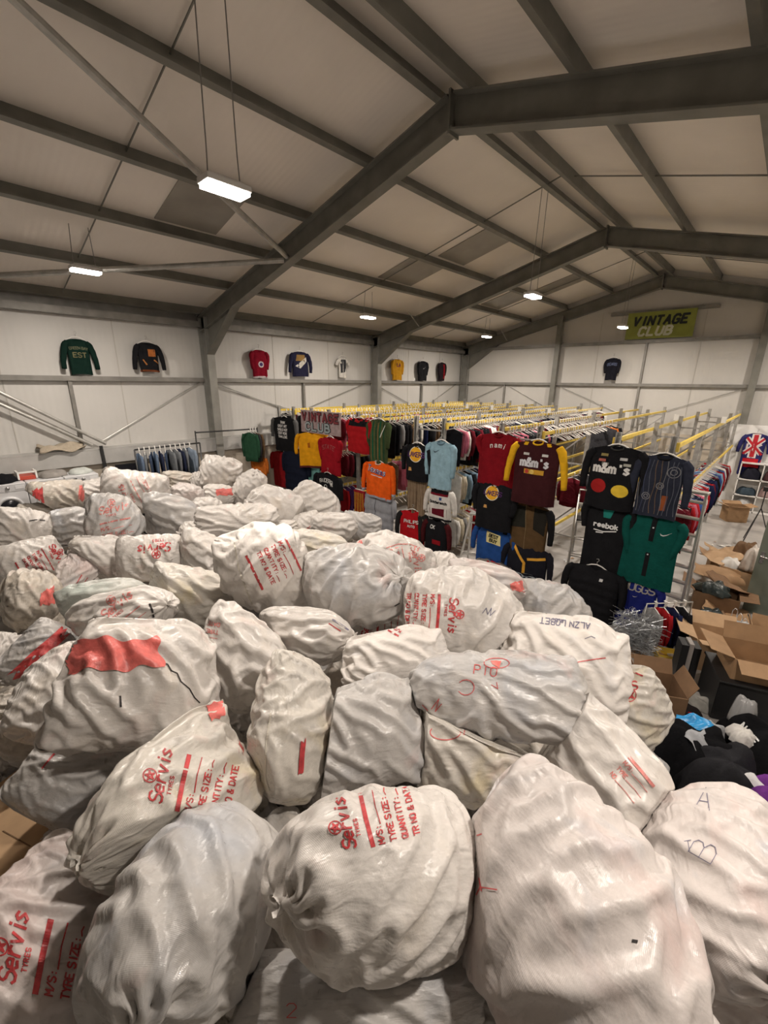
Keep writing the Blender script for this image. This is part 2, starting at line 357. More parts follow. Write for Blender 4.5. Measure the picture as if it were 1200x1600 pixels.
# portal frames
def ibeam(m_, a, b, depth, fw, up):
    """I section from a to b: web in the plane of up, flanges both edges"""
    a = np.array(a, float); b = np.array(b, float); d = (b - a) / np.linalg.norm(b - a); u = np.array(up, float); u -= d * (u @ d); u /= np.linalg.norm(u)
    m_.bar(a, b, .014, depth, u); m_.bar(a + u * depth / 2, b + u * depth / 2, fw, .022, u); m_.bar(a - u * depth / 2, b - u * depth / 2, fw, .022, u)
for fi, y in enumerate(FRAMES):
    f = empty('portal_frame', (0, y, 0)); tag(f, ['portal frame behind the heap', 'portal frame overhead, behind the viewer', 'nearest portal frame crossing the view overhead', 'middle portal frame above the racks', 'portal frame against the far gable'][fi], 'frame', kind='structure')
    yy = 0
    for s in (-1, 1):
        x1 = XL + .12 if s < 0 else XR - .12
        m_ = MB(); dpt = .36
        A = (RX, yy, z_under(RX) + dpt / 2); B_ = (x1, yy, z_under(x1) + dpt / 2); ibeam(m_, A, B_, dpt, .20, (0, 0, 1)); m_.build('rafter', steel, f)
        c = MB(); xc = x1 - s * .14
        ibeam(c, (xc, yy, 0), (xc, yy, z_under(xc) + .3), .34, .20, (1, 0, 0)); c.build('column', mat('steel_column', (.27, .265, .24), rough=.5, noise=.18, nscale=3, metal=.15), f)
        h = MB(); xi = x1 - s * .3
        xo = x1 - s * 1.75
        P3 = [(xi, yy, z_under(xi)), (xo, yy, z_under(xo)), (xi, yy, z_under(xi) - .62)]
        h.prism(P3, (0, -.008, 0), (0, .008, 0)); h.bar(P3[1], P3[2], .20, .022, (0, 0, 1)); h.build('haunch', steel, f)
    MB().box((RX, yy, z_under(RX) + .17), (.03, .22, .46)).build('apex_plate', steel, f)
# roof braces between the two nearest frames, round tube
for a, b in (((-7.45, 5.3, 5.97), (-3.95, -.75, 6.84)), ((-7.55, 5.3, 5.92), (-11.3, -.75, 5.05))):
    MB().tube([a, b], .045, 10).build('roof_brace', galv, ceil)
for y in (11.5, 17.4): MB().tube([(-9.2, y, z_under(-9.2)), (-9.25, y - .5, z_roof(-9.2) - .2)], .015, 6).build('fly_brace', galv, ceil)

# ------------------------------------------------------------------ lamps
lamp_body = mat('lamp_body', (.75, .74, .72), rough=.4, metal=.2)
lamp_lens = mat('lamp_lens', (1, 1, 1), emit=LAMP_COLOR, estr=22.0); lamp_lens.cycles.emission_sampling = 'NONE'
wire = mat('wire', (.30, .29, .27), rough=.5, metal=.6)
LAMPS = [(x, y) for x in (-8.60, -4.08, .75) for y in (2.28, 8.6, 14.7)]
names = {(-8.60, 2.28): 'lit lamp box hung low near the side wall', (-4.08, 2.28): 'big bright lamp box hung on two wires nearest the viewer', (-8.60, 8.6): 'lit lamp box over the orange jacket, near the side wall',
 (-4.08, 8.6): 'lit lamp box on long wires above the middle racks', (-8.60, 14.7): 'distant small lamp under the far roof slope', (-4.08, 14.7): 'distant lamp hanging beside the green banner'}
for x, y in LAMPS:
    o = empty('hanging_lamp', (x, y, 5.36)); tag(o, names.get((x, y), 'lamp hung outside the view of the photograph'), 'lamp', 'lamps hung in rows from the roof')
    L = .42
    MB().box((0, 0, .045), (.20, L, .05)).box((0, 0, .085), (.10, L * .8, .03)).build('lamp_body', lamp_body, o, bevel=.008)
    MB().box((0, 0, .004), (.185, L - .03, .034)).build('lamp_lens', lamp_lens, o, bevel=.006)
    zt = z_roof(x) - .2 - 5.36
    for s in (-1, 1): MB().tube([(0, s * L * .36, .09), (0, s * L * .34, .3), (0.02, s * L * .30, zt)], .006, 5).build('hanging_wire', wire, o)
    l = bpy.data.lights.new('lamp_light', 'AREA'); l.shape = 'RECTANGLE'; l.size = .17; l.size_y = L - .05; l.energy = LAMP_POWER; l.color = LAMP_COLOR
    lo = bpy.data.objects.new('lamp_light', l); COL.objects.link(lo); lo.parent = o; lo.location = (0, 0, -.02)
# ------------------------------------------------------------------ racks of clothes
yellow = mat('beam_yellow', (.72, .52, .08), rough=.42, noise=.12, nscale=12)
post_m = mat('rack_post', (.36, .35, .33), rough=.45, metal=.4, noise=.2, nscale=10)
white_pl = mat('white_plastic', (.82, .80, .76), rough=.4)
tagw = mat('paper_tag', (.85, .84, .80), rough=.7)
Y0, RACKS = 7.25, [-1.45, -3.40, -5.40, -7.20, -9.02, -10.55]
HD = .36                                     # half depth of a rack
LEVELS = [2.93, 1.98, 1.02]
YS = [Y0, 9.75, 12.25, 14.75, 17.1]
RACK_NAMES = ['rack ending in the black racing jacket and patterned sweater', 'rack ending in the yellow sleeved racing top', 'rack ending in the pale blue sweatshirt',
              'rack ending in the green camouflage top', 'rack ending in the yellow jacket and painted sign', 'farthest rack, beside the dwarf wall']
post_me = MB().box((0, 0, 1.53), (.075, .018, 3.06)).box((-.03, .03, 1.53), (.015, .06, 3.06)).box((.03, .03, 1.53), (.015, .06, 3.06)).mesh('post', post_m)
foot_me = MB().box((0, .02, .005), (.12, .12, .01)).mesh('foot_plate', post_m)
ang = [MB().bar((-HD, .02, a), (HD, .02, b), .03, .03).mesh('brace', post_m) for a, b in ((.35, .35), (.40, 1.15), (1.2, 1.2), (1.25, 2.0), (2.05, 2.05), (2.10, 2.75), (2.8, 2.8))]
for i, xc in enumerate(RACKS):
    r = empty('clothes_rack', (xc, Y0, 0)); tag(r, RACK_NAMES[i], 'rack', 'rows of steel racks with yellow beams')
    for yi, y in enumerate(YS):
        for s in (-1, 1):
            inst('post', post_me, r, (s * HD, y - Y0, 0), (0, 0, 0 if yi else math.pi)); inst('foot_plate', foot_me, r, (s * HD, y - Y0, 0))
        for b in ang: inst('brace', b, r, (0, y - Y0, 0))
    for zi, z in enumerate(LEVELS):
        for s in (-1, 1):
            for a, b in zip(YS[:-1], YS[1:]):
                MB().box((s * (HD + .055), (a + b) / 2 - Y0, z), (.035, b - a - .03, .055)).build('beam', yellow, r)
            MB().box((s * (HD + .055), 0.0, z - .02), (.045, .05, .13)).build('beam_connector', yellow, r)
    # label holders on the end connectors
    for s in (-1, 1): MB().box((s * (HD + .09), YS[2] - Y0 - .05, LEVELS[0] + .10), (.09, .012, .14)).build('paper_tag', tagw, r)
# short free rails with no clothes, standing in the open bays towards the gable
def bare_rack(x, ya, yb, label):
    r = empty('clothes_rack', (x, ya, 0)); tag(r, label, 'rack', 'rows of steel racks with yellow beams')
    for y in (0, yb - ya):
        for s in (-1, 1): inst('post', post_me, r, (s * HD, y, 0))
        for b in ang: inst('brace', b, r, (0, y, 0))
    for z in LEVELS:
        for s in (-1, 1): MB().box((s * (HD + .055), (yb - ya) / 2, z), (.035, yb - ya, .055)).build('beam', yellow, r)

# ---- garments on hangers, hung across the rails
def hanger_mesh():
    m_ = MB(); m_.tube([(-.20, 0, -.085), (-.09, 0, -.035), (0, 0, -.008), (.09, 0, -.035), (.20, 0, -.085)], .008, 5)
    m_.bar((0, 0, -.01), (0, 0, .085), .012, .02, (1, 0, 0)); m_.box((0, 0, .095), (.075, .022, .012)); m_.box((.032, 0, .06), (.012, .022, .075))
    return m_.mesh('hanger', white_pl)
HANGER = hanger_mesh()
def rail_garment_mesh(col, W, L, sleeve, seed):
    rs = np.random.RandomState(seed); m_ = MB(); ns, nt = 12, 6; vs = []; fs = []
    for t in range(nt + 1):
        tt = t / nt; w = W / 2 * (1 - .06 * tt); d = .018 + .035 * min(1, tt * 3)
        for s in range(ns):
            a = 2 * math.pi * s / ns; ca, sa = math.cos(a), math.sin(a); x = w * np.sign(ca) * abs(ca) ** .75
            y = d * sa + .016 * math.sin(x * 26 + seed) * tt; z = -.055 * (abs(x) / w) ** 1.2 * (1 - tt) - tt * L * (1 + .02 * math.sin(a * 3 + seed)) - .02
            vs.append((x, y, z))
    for t in range(nt):
        for s in range(ns): fs.append((t * ns + s, t * ns + (s + 1) % ns, (t + 1) * ns + (s + 1) % ns, (t + 1) * ns + s))
    fs.append(tuple(range(ns))); fs.append(tuple(nt * ns + k for k in range(ns)))
    m_.add(vs, fs)
    if sleeve:
        for sg in (-1, 1):
            j = rs.uniform(-.02, .02)
            m_.tube([(sg * W * .44, 0, -.075), (sg * (W * .5 + .015), j, -.22), (sg * (W * .5 + .02), j * 2, -.42), (sg * (W * .48 + .01), j * 2, -.62 * sleeve)], [.05, .058, .05, .036], 6)
    m_.v = [(a, b * .55, c) for a, b, c in m_.v]
    return m_.mesh('hung_garment', cloth(col), smooth=True)
COLS = {'black': (.012, .012, .014), 'charcoal': (.04, .04, .045), 'navy': (.015, .02, .06), 'maroon': (.12, .012, .02), 'red': (.36, .015, .02), 'white': (.70, .68, .64), 'grey': (.26, .26, .26),
        'brown': (.13, .08, .045), 'green': (.03, .09, .05), 'pink': (.50, .14, .20), 'light blue': (.25, .38, .50), 'cream': (.62, .55, .42), 'orange': (.62, .17, .03), 'blue': (.05, .10, .30), 'purple': (.10, .04, .16)}
GM = {}
for k, c in COLS.items():
    for v, (W_, L_, sl) in enumerate(((.50, .70, 1.0), (.46, .62, .9), (.44, .80, 0))): GM[k, v] = rail_garment_mesh(c, W_, L_, sl, len(GM) + 3)
n_g = 0
def rail(rack, side, level, y0, y1, step, pal, where, seed, z=None, x=None):
    global n_g
    rs = random.Random(seed); xr = RACKS[rack] + side * (HD + .055) if x is None else x; z = LEVELS[level] if z is None else z; y = y0
    while y < y1:
        c = rs.choice(pal); o = inst('hung_garment', GM[c, rs.choice((0, 0, 1, 1, 2))], None, (xr, y, z - .075), (0, rs.uniform(-.03, .03), rs.uniform(-.10, .10)), (1, 1, rs.uniform(.9, 1.1)))
        tag(o, f'{c} garment hanging {where}', 'garment', 'clothes on the racks'); h = inst('hanger', HANGER, o); y += step * rs.uniform(.85, 1.25); n_g += 1
DARK = ['black'] * 5 + ['charcoal'] * 3 + ['navy'] * 2 + ['maroon', 'grey', 'white', 'brown']
MIX = ['black'] * 3 + ['maroon', 'red', 'white', 'pink', 'navy', 'grey', 'charcoal', 'cream', 'red', 'green']
rail(2, 1, 0, 7.5, 9.2, .10, ['black'] * 5 + ['charcoal', 'white', 'pink', 'maroon'], 'on the top rail right behind the pale blue sweatshirt', 1)
rail(2, 1, 0, 9.3, 12.0, .13, DARK, 'far along the top rail behind the pale blue sweatshirt', 2)
rail(3, 1, 0, 7.5, 12.0, .105, DARK, 'on the top rail behind the green camouflage top', 3)
rail(4, 1, 0, 7.5, 12.0, .105, MIX, 'on the top rail behind the painted sign', 4)
rail(5, 1, 0, 7.5, 11.5, .105, MIX, 'on the top rail of the farthest rack', 5)
rail(5, -1, 0, 7.5, 8.6, .12, ['black', 'charcoal', 'white', 'maroon'], 'on the wall side of the farthest rack', 6)
rail(1, -1, 0, 7.6, 9.0, .14, ['black', 'charcoal', 'pink'], 'on the top rail behind the red nami sweatshirt', 7)
rail(0, 1, 1, 8.0, 13.6, .125, ['red'] * 3 + ['maroon', 'white', 'white', 'grey', 'black', 'light blue', 'navy', 'pink', 'blue'], 'in the bright row by the aluminium ladder', 8)
rail(2, 1, 1, 7.6, 9.6, .14, ['light blue', 'black', 'navy', 'white', 'cream', 'charcoal'], 'on the middle rail behind the white and black racing top', 9)
rail(2, 1, 2, 7.5, 8.9, .12, ['pink', 'white', 'cream', 'red', 'white', 'grey'], 'on the lowest rail by the small stepladder', 10)
rail(3, 1, 1, 7.6, 9.0, .26, ['black', 'pink', 'charcoal', 'brown'], 'on the middle rail behind the orange jacket', 11)
rail(4, 1, 1, 7.6, 9.2, .2, ['black', 'maroon', 'charcoal'], 'on the middle rail behind the red sweatshirt', 12)
rail(4, 1, 2, 7.6, 8.8, .2, ['maroon', 'purple', 'red', 'black'], 'on the lowest rail behind the black hoodie', 13)
rail(5, 1, 1, 7.4, 9.0, .12, ['black', 'charcoal', 'maroon', 'navy'], 'on the middle rail of the farthest rack', 14)
rail(1, 1, 0, 10.4, 11.2, .2, ['charcoal', 'black', 'orange'], 'alone on the top rail beyond the yellow sleeved top', 15)
rail(1, 1, 1, 9.0, 10.2, .3, ['black', 'maroon', 'charcoal'], 'on the middle rail beyond the yellow sleeved top', 16)
# empty hangers left on the rails
n_h = 0
def hangers(rack, side, level, y0, y1, step, where, seed):
    global n_h
    rs = random.Random(seed); y = y0
    while y < y1:
        o = inst('empty_hanger', HANGER, None, (RACKS[rack] + side * (HD + .055), y, LEVELS[level] - .06), (0, rs.uniform(-.05, .05), rs.uniform(-.3, .3)))
        tag(o, f'white hanger hooked empty {where}', 'hanger', 'empty hangers on the racks'); y += step * rs.uniform(.7, 1.4); n_h += 1
hangers(1, 1, 0, 7.7, 10.2, .11, 'on the top rail beyond the yellow sleeved racing top', 21)
hangers(1, -1, 0, 9.2, 13.0, .13, 'on the aisle rail behind the red nami sweatshirt', 22)
hangers(2, -1, 0, 7.5, 12.5, .16, 'on the rail behind the gold and purple crested jacket', 23)
hangers(3, -1, 0, 7.5, 12.0, .17, 'on the rail behind the red puffer', 24)
hangers(4, -1, 0, 7.5, 12.0, .18, 'on the rail behind the yellow jacket', 25)
hangers(3, 1, 1, 9.1, 11.0, .15, 'on the middle rail beyond the orange jacket', 26)
hangers(4, 1, 1, 7.4, 7.8, .1, 'on the middle rail beside the red sweatshirt', 27)
hangers(3, 1, 2, 7.5, 8.8, .16, 'on the lowest rail beyond the grey puffer', 28)
hangers(2, 1, 0, 12.1, 14.5, .16, 'at the far end of the rail behind the pale blue sweatshirt', 29)
# the far ends of the full rails: too many and too small to tell apart
far = MB(); rs = random.Random(31); fm = [cloth(COLS[c]) for c in ('black', 'maroon', 'white', 'navy', 'grey')] + [white_pl]
fv = []; mats_i = []
me_f = bpy.data.meshes.new('hanging_clothes')
for rk in (2, 3, 4, 5):
    for sd in (1, -1):
        y = 12.3
        while y < 16.9:
            for src, mi in ((GM['black', rs.choice((0, 1))], rs.randrange(5)), (HANGER, 5)):
                n0 = len(far.v)
                for v in src.vertices: far.v.append((v.co.x + RACKS[rk] + sd * (HD + .055), v.co.y + y, v.co.z + LEVELS[0] - .075))
                for p in src.polygons: far.f.append(tuple(n0 + q for q in p.vertices)); mats_i.append(mi)
            y += .16
me_f.from_pydata(far.v, [], far.f)
for m_ in fm: me_f.materials.append(m_)
me_f.polygons.foreach_set('material_index', mats_i)
of = bpy.data.objects.new('hanging_clothes', me_f); COL.objects.link(of); tag(of, 'dense far rows of clothes on white hangers, too small to tell apart', 'clothes', kind='stuff')
# ------------------------------------------------------------------ display garments on the rack ends and walls
def sheet_garment(name, label, top, W, L, col, sleeve=1.0, sleeve_col=None, cuff=None, hem=None, collar=None, puff=0, rz=0.0, folds=1.0, flare=.0, group='clothes shown on the rack ends', cat='garment', hanger=True, thick=.075, seed=0, sl_spread=.06, sub=None):
    """a top hung face out: origin at the neck, x across, -y towards the viewer; returns root and a projector for print"""
    root = empty(name, top, rz); tag(root, label, cat, group)
    rs = np.random.RandomState(seed + 11); ns, nt = 44, 22; vs = []; fs = []
    ph = rs.uniform(0, 6, 4)
    for t in range(nt + 1):
        tt = t / nt; w = W / 2 * (1 - .05 * math.sin(tt * 2.2) + flare * tt); d = (.022 + (thick - .022) * min(1, tt * 4)) * (1 - .25 * max(0, tt - .8) / .2)
        if puff: d *= 1 + .28 * abs(math.sin(tt * puff * math.pi)); w *= 1 + .03 * abs(math.sin(tt * puff * math.pi))
        for s in range(ns):
            a = 2 * math.pi * s / ns; ca, sa = math.cos(a), math.sin(a); x = w * np.sign(ca) * abs(ca) ** .7
            fo = folds * tt * (.014 * math.sin(x * 34 / (W / .5) + ph[0] + tt * 1.5) + .010 * math.sin(x * 61 / (W / .5) - tt * 3 + ph[1]))
            y = d * np.sign(sa) * abs(sa) ** .8 + fo
            neck = math.exp(-(x / .075) ** 2) * (.085 if sa < 0 else .03) * max(0, 1 - tt * 9)
            z = -.085 * (abs(x) / (W / 2)) ** 1.25 * (1 - tt) - tt * L * (1 + .012 * math.sin(a * 2 + ph[2])) - neck
            vs.append((x, y, z))
    for t in range(nt):
        for s in range(ns): fs.append((t * ns + s, t * ns + (s + 1) % ns, (t + 1) * ns + (s + 1) % ns, (t + 1) * ns + s))
    body = MB().add(vs, fs); ob = body.build('body', cloth(col), root, smooth=True)
    bv = BVHTree.FromPolygons(body.v, body.f)
    def proj(u, v, lift=.004):
        co, no, i, dist = bv.ray_cast(Vector((u, -.5, v)), Vector((0, 1, 0)))
        return None if co is None else np.array(co) + np.array((0, -lift, 0))
    proj.W = W
    if sleeve:
        sc = sleeve_col or col
        for sg in (-1, 1):
            j = rs.uniform(-.015, .015, 3); Ls = .60 * sleeve; x0 = W / 2
            pts = [(sg * (x0 - .045), 0, -.10), (sg * (x0 + .015), -.008, -.17), (sg * (x0 + .03 + sl_spread * .3), -.02 + j[0], -.10 - Ls * .4), (sg * (x0 + .02 + sl_spread * .7), -.015 + j[1], -.10 - Ls * .7), (sg * (x0 + sl_spread), -.01 + j[2], -.10 - Ls)]
            P_ = []
            for k in range(13):
                q = k / 12 * 4; i0 = min(int(q), 3); f_ = q - i0; P_.append(np.array(pts[i0]) * (1 - f_) + np.array(pts[i0 + 1]) * f_)
            rr = [(.055 + .018 * math.sin(min(1, k / 3) * 1.57) - .028 * (k / 12)) * (1 + (.10 * abs(math.sin(k * 1.6 + sg)) if puff else .05 * math.sin(k * 2.1 + seed))) for k in range(13)]
            MB().tube(P_, rr, 12).build('sleeve', cloth(sc), root, smooth=True)
            if cuff: MB().tube([P_[-1] + (0, 0, .03), P_[-1] - (0, 0, .035)], [.05, .046], 12).build('cuff', cloth(cuff), root, smooth=True)
    if hem:
        hv = []; hf = []; base = (nt - 1) * ns
        for k in range(2):
            for s in range(ns):
                q = np.array(vs[(nt - 1 + k) * ns + s]); q[:2] *= 1.03; q[2] -= .012 * k; hv.append(q)
        for s in range(ns): hf.append((s, (s + 1) % ns, ns + (s + 1) % ns, ns + s))
        MB().add(hv, hf).build('hem', cloth(hem), root, smooth=True)
    if collar:
        MB().tube([(.085 * math.cos(q), -.012 + .045 * math.sin(q), -.045 + .035 * math.sin(q)) for q in np.linspace(0, 2 * math.pi, 21)[:-1]], .014, 6, closed=True).build('collar', cloth(collar), root, smooth=True)
    if hanger:
        h = MB().tube([(-.2, 0, -.07), (-.08, 0, -.005), (0, 0, .012), (.08, 0, -.005), (.2, 0, -.07)], .011, 6).build('hanger', white_pl, root, smooth=True)
        MB().tube([(0, 0, .01), (0, 0, .06), (.025, 0, .085), (.012, .0, .115), (-.02, .0, .105)], .006, 6).build('hook', galv, h, smooth=True)
    return root, proj
def gtext(root, proj, txt, u, v, h, col, width=None, ang=0.0, arc=0.0, gap=1.6, name='lettering'):
    st, L = text_strokes(txt, h, gap=gap)
    if L > proj.W * .78: k_ = proj.W * .78 / L; h *= k_; width = width and width * k_; st, L = text_strokes(txt, h, gap=gap)
    st = [[(a - L / 2, b) for a, b in s_] for s_ in st]
    if arc: st = [[(math.sin(a / arc) * (abs(arc) + b * np.sign(arc)) * np.sign(arc), math.cos(a / arc) * (arc + b) - arc) for a, b in s_] for s_ in st]
    vs, fs = ribbons(place2d(st, u, v, ang), width or h * .17, lambda a, b: proj(a, b, .007 + RIB[0] * .0005), .015)
    if fs: MB().add(vs, fs).build(name, cloth(col), root)
def gstroke(root, proj, strokes, width, col, name='printed_line', lift=.006):
    vs, fs = ribbons(strokes, width, lambda a, b: proj(a, b, lift + RIB[0] * .0005), .015)
    if fs: MB().add(vs, fs).build(name, cloth(col), root)
def gpatch(root, proj, quad, col, n=(10, 8), name='patch', lift=.004):
    q = [np.array(c, float) for c in quad]
    f = lambda s_, t_: tuple(q[0] * (1 - s_) * (1 - t_) + q[1] * s_ * (1 - t_) + q[2] * s_ * t_ + q[3] * (1 - s_) * t_)
    vs, fs = patch(f, n[0], n[1], lambda a, b: proj(a, b, lift))
    if fs: MB().add(vs, fs).build(name, cloth(col), root, smooth=True)
def gdisc(root, proj, u, v, r, col, n=16, name='badge', lift=.005, sq=1.0):
    vs = []; fs = []; c = proj(u, v, lift)
    if c is None: return
    vs.append(c); rings = 3
    for j in range(1, rings + 1):
        for k in range(n):
            q = proj(u + r * j / rings * math.cos(2 * math.pi * k / n), v + sq * r * j / rings * math.sin(2 * math.pi * k / n), lift)
            vs.append(q if q is not None else c)
    for k in range(n): fs.append((0, 1 + k, 1 + (k + 1) % n))
    for j in range(rings - 1):
        for k in range(n): a = 1 + j * n; b = a + n; fs.append((a + k, b + k, b + (k + 1) % n, a + (k + 1) % n))
    MB().add(vs, fs).build(name, cloth(col), root, smooth=True)
def swoosh(root, proj, u, v, s, col):
    pts_up = [(-.5, .02), (-.38, -.12), (-.18, -.14), (.1, -.02), (.5, .22)]; pts_lo = [(-.5, .02), (-.42, -.2), (-.2, -.26), (.1, -.10), (.5, .22)]
    vs = []; fs = []
    for a, b in zip(pts_up, pts_lo):
        for q in (a, b): vs.append(proj(u + q[0] * s, v + q[1] * s, .006))
    if any(q is None for q in vs): return
    for i in range(4): fs.append((2 * i, 2 * i + 1, 2 * i + 3, 2 * i + 2))
    MB().add(vs, fs).build('swoosh', cloth(col), root)

def at(px_, py_, y): return pix(px_, py_, y=y)
def fit(cx, ytop, ybot, wpx, y):
    """neck point, length and width of a garment seen between two heights in the row plane y"""
    a = pix(cx, ytop, y=y); b = pix(cx + (ybot - ytop) * -.12, ybot, y=y); l = pix(cx - wpx / 2, (ytop + ybot) / 2, y=y); r = pix(cx + wpx / 2, (ytop + ybot) / 2, y=y)
    return (a[0], y, a[2] + .03), abs(a[2] - b[2]), abs(r[0] - l[0])
BK, GD = (.012, .012, .014), (.80, .42, .03)
YD = 7.02; YD2 = 7.10; YD3 = 7.16
FACE = .42                                    # the displays are turned a little down the aisle, towards the entrance
def G(name, label, cx, yt, yb, w, y, col, **k):
    t, L, W = fit(cx, yt, yb, w, y); W = W * k.pop('wk', 1.0); return sheet_garment(name, label, t, W, L, col, rz=k.pop('rz', .0), **k) + (W, L)

# rack 1, tall pair
r, p, W, L = G('patterned_sweater', 'dark knitted sweater with raised wavy pattern, on the rack by the ladder', 1040, 712, 812, 74, YD, (.028, .032, .05), sleeve=1.05, collar=BK, seed=1)
rs_ = random.Random(4)
for i in range(9): 
    x = -W * .42 + W * .84 * i / 8; gstroke(r, p, [[(x + .012 * math.sin(t_ * 9 + i * 1.3), -.1 - t_ * (L - .16)) for t_ in np.linspace(0, 1, 14)]], .010, rs_.choice([(.10, .11, .14), (.16, .16, .17), (.06, .07, .12), (.14, .10, .07)]), 'knit_cable')
for (u, v, rr) in ((.15, -.24, .075), (-.13, -.62, .05), (.02, -.45, .045)): gstroke(r, p, circle2d(rr, 16, (u, v)) + circle2d(rr * .5, 12, (u, v)), .010, (.22, .22, .23), 'knit_swirl')
gpatch(r, p, [(.07, -.58), (.14, -.58), (.13, -.80), (.06, -.80)], (.28, .08, .03), name='rust_panel')
r, p, W, L = G('racing_jacket', 'black racing jacket with white sweet maker lettering and red and yellow patches', 966, 698, 798, 82, YD, BK, sleeve=1.0, collar=(.03, .03, .03), seed=2)
gtext(r, p, "m&m's", -.02, -.42, .13, (.75, .74, .72), .032, gap=1.0)
gdisc(r, p, -.17, -.64, .11, (.35, .02, .02), name='red_patch'); gdisc(r, p, .14, -.68, .12, (.72, .50, .05), name='yellow_patch', sq=.8)
for u, v, c in ((-.15, -.16, (.3, .25, .1)), (.12, -.2, (.5, .5, .5)), (-.17, -.24, (.5, .15, .12)), (.18, -.28, (.4, .4, .35)), (-.12, -.29, (.2, .2, .18))): gpatch(r, p, [(u - .05, v + .02), (u + .05, v + .02), (u + .05, v - .02), (u - .05, v - .02)], c, (3, 2), 'sponsor_badge')
r, p, W, L = G('sport_sweatshirt', 'black sweatshirt with green chest wedge and white sport lettering', 955, 782, 896, 72, YD2, BK, sleeve=.7, sl_spread=.0, seed=3, hanger=False)
gpatch(r, p, [(-.10, -.02), (.12, -.04), (.05, -.30), (-.05, -.30)], (.02, .20, .17), name='green_wedge'); gtext(r, p, 'reebok', 0, -.46, .075, (.8, .8, .8), .02, gap=.9)
gstroke(r, p, [[(-.16, -.52), (-.02, -.53), (.16, -.49)], [(-.12, -.56), (-.02, -.55)]], .018, (.8, .8, .8), 'white_flash')
r, p, W, L = G('puffer_jacket', 'black puffer jacket hung lowest on the rack of the racing jacket', 932, 886, 968, 84, YD3 - .14, (.015, .015, .015), sleeve=.85, puff=6, seed=4, thick=.12); gpatch(r, p, [(.10, -.17), (.15, -.17), (.15, -.21), (.10, -.21)], (.6, .6, .6), (2, 2), 'white_badge')
r, p, W, L = G('teal_shirt', 'teal green button shirt with black placket below the patterned sweater', 1026, 806, 918, 88, YD2 - .02, (.006, .075, .062), sleeve=.95, sl_spread=-.08, seed=5, hanger=False, flare=.12)
gpatch(r, p, [(-.035, -.04), (.035, -.04), (.03, -L * .36), (-.03, -L * .36)], BK, (3, 8), 'placket'); gpatch(r, p, [(-.03, -L * .52), (.03, -L * .52), (.03, -L * .86), (-.03, -L * .86)], BK, (3, 8), 'placket'); swoosh(r, p, .17, -.26, .14, (.7, .7, .7))
for v in (-.2, -.62): gdisc(r, p, 0, v, .012, (.7, .7, .7), 8, 'button', .008)
r, p, W, L = G('blue_jersey', 'royal blue jersey with outlined lettering under the teal shirt', 1000, 902, 985, 66, YD3 - .05, (.015, .022, .16), sleeve=.5, seed=6, hanger=False); gtext(r, p, 'NUGGS', .02, -.24, .13, (.35, .33, .30), .022, gap=.8); swoosh(r, p, 0, -.33, .07, (.7, .7, .7))

# rack 2
r, p, W, L = G('racing_sweatshirt', 'maroon racing top with yellow sleeves and white sweet maker lettering', 842, 690, 790, 72, YD - .14, (.045, .012, .014), sleeve=1.1, sleeve_col=(.75, .42, .02), collar=(.75, .42, .02), seed=7, sl_spread=.12)
gtext(r, p, "m&m's", 0, -.44, .13, (.62, .62, .66), .034, gap=.8); gpatch(r, p, [(-.17, -.49), (.17, -.49), (.17, -.57), (-.17, -.57)], (.55, .30, .04), (8, 3), 'coloured_strip'); gdisc(r, p, -.03, -.53, .04, (.75, .55, .15), name='round_badge', lift=.008); gdisc(r, p, -.12, -.53, .035, (.5, .06, .05), name='round_badge', lift=.008)
for u in (-.2, .2):
    gpatch(r, p, [(u - .06, -.02), (u + .06, -.02), (u + .03, -.10), (u - .03, -.10)], (.75, .42, .02), (4, 3), 'yoke')
    gpatch(r, p, [(u * .8 - .05, -.22), (u * .8 + .05, -.22), (u * .8 + .05, -.26), (u * .8 - .05, -.26)], (.6, .6, .58), (3, 2), 'sponsor_badge')
r, p, W, L = G('red_sweatshirt', 'dark red sweatshirt with small white arched lettering', 780, 678, 760, 60, YD, (.20, .008, .014), sleeve=.6, sl_spread=-.1, collar=(.16, .006, .01), seed=8); gtext(r, p, 'nami', .03, -.26, .085, (.75, .72, .70), .014, arc=.5)
r, p, W, L = G('team_jacket', 'black jacket with gold ball crest below the red sweatshirt', 775, 756, 828, 60, YD2 - .12, BK, sleeve=.8, sl_spread=-.02, seed=9, hanger=False)
def ball(r, p, u, v, rad):
    gdisc(r, p, u, v, rad * 1.12, (.7, .68, .64), 20, 'crest_edge', .004); gdisc(r, p, u, v, rad, GD, 20, 'gold_ball', .006); gtext(r, p, 'LAKERS', u + .02, v - rad * .3, rad * .62, (.08, .03, .12), rad * .13, gap=.7)
    gpatch(r, p, [(u - rad * 1.1, v - rad * 1.9), (u - rad * .7, v - rad * 1.9), (u - rad * .6, v - rad * 2.4), (u - rad * 1.2, v - rad * 2.4)], (.55, .30, .10), (2, 2), 'gold_wedge')
ball(r, p, -.03, -.20, .125)
r, p, W, L = G('blue_racing_jacket', 'blue racing jacket with a yellow shop ticket on its front', 774, 822, 886, 56, YD3 - .06, (.02, .07, .25), sleeve=.8, seed=10, hanger=False)
gpatch(r, p, [(-.14, -.14), (.16, -.18), (.18, -.38), (-.12, -.36)], (.72, .64, .30), (6, 6), 'yellow_ticket'); gtext(r, p, 'BEST', .02, -.25, .06, BK, .016, ang=-.1, gap=.9); gtext(r, p, 'BUY', .02, -.34, .06, BK, .016, ang=-.1)
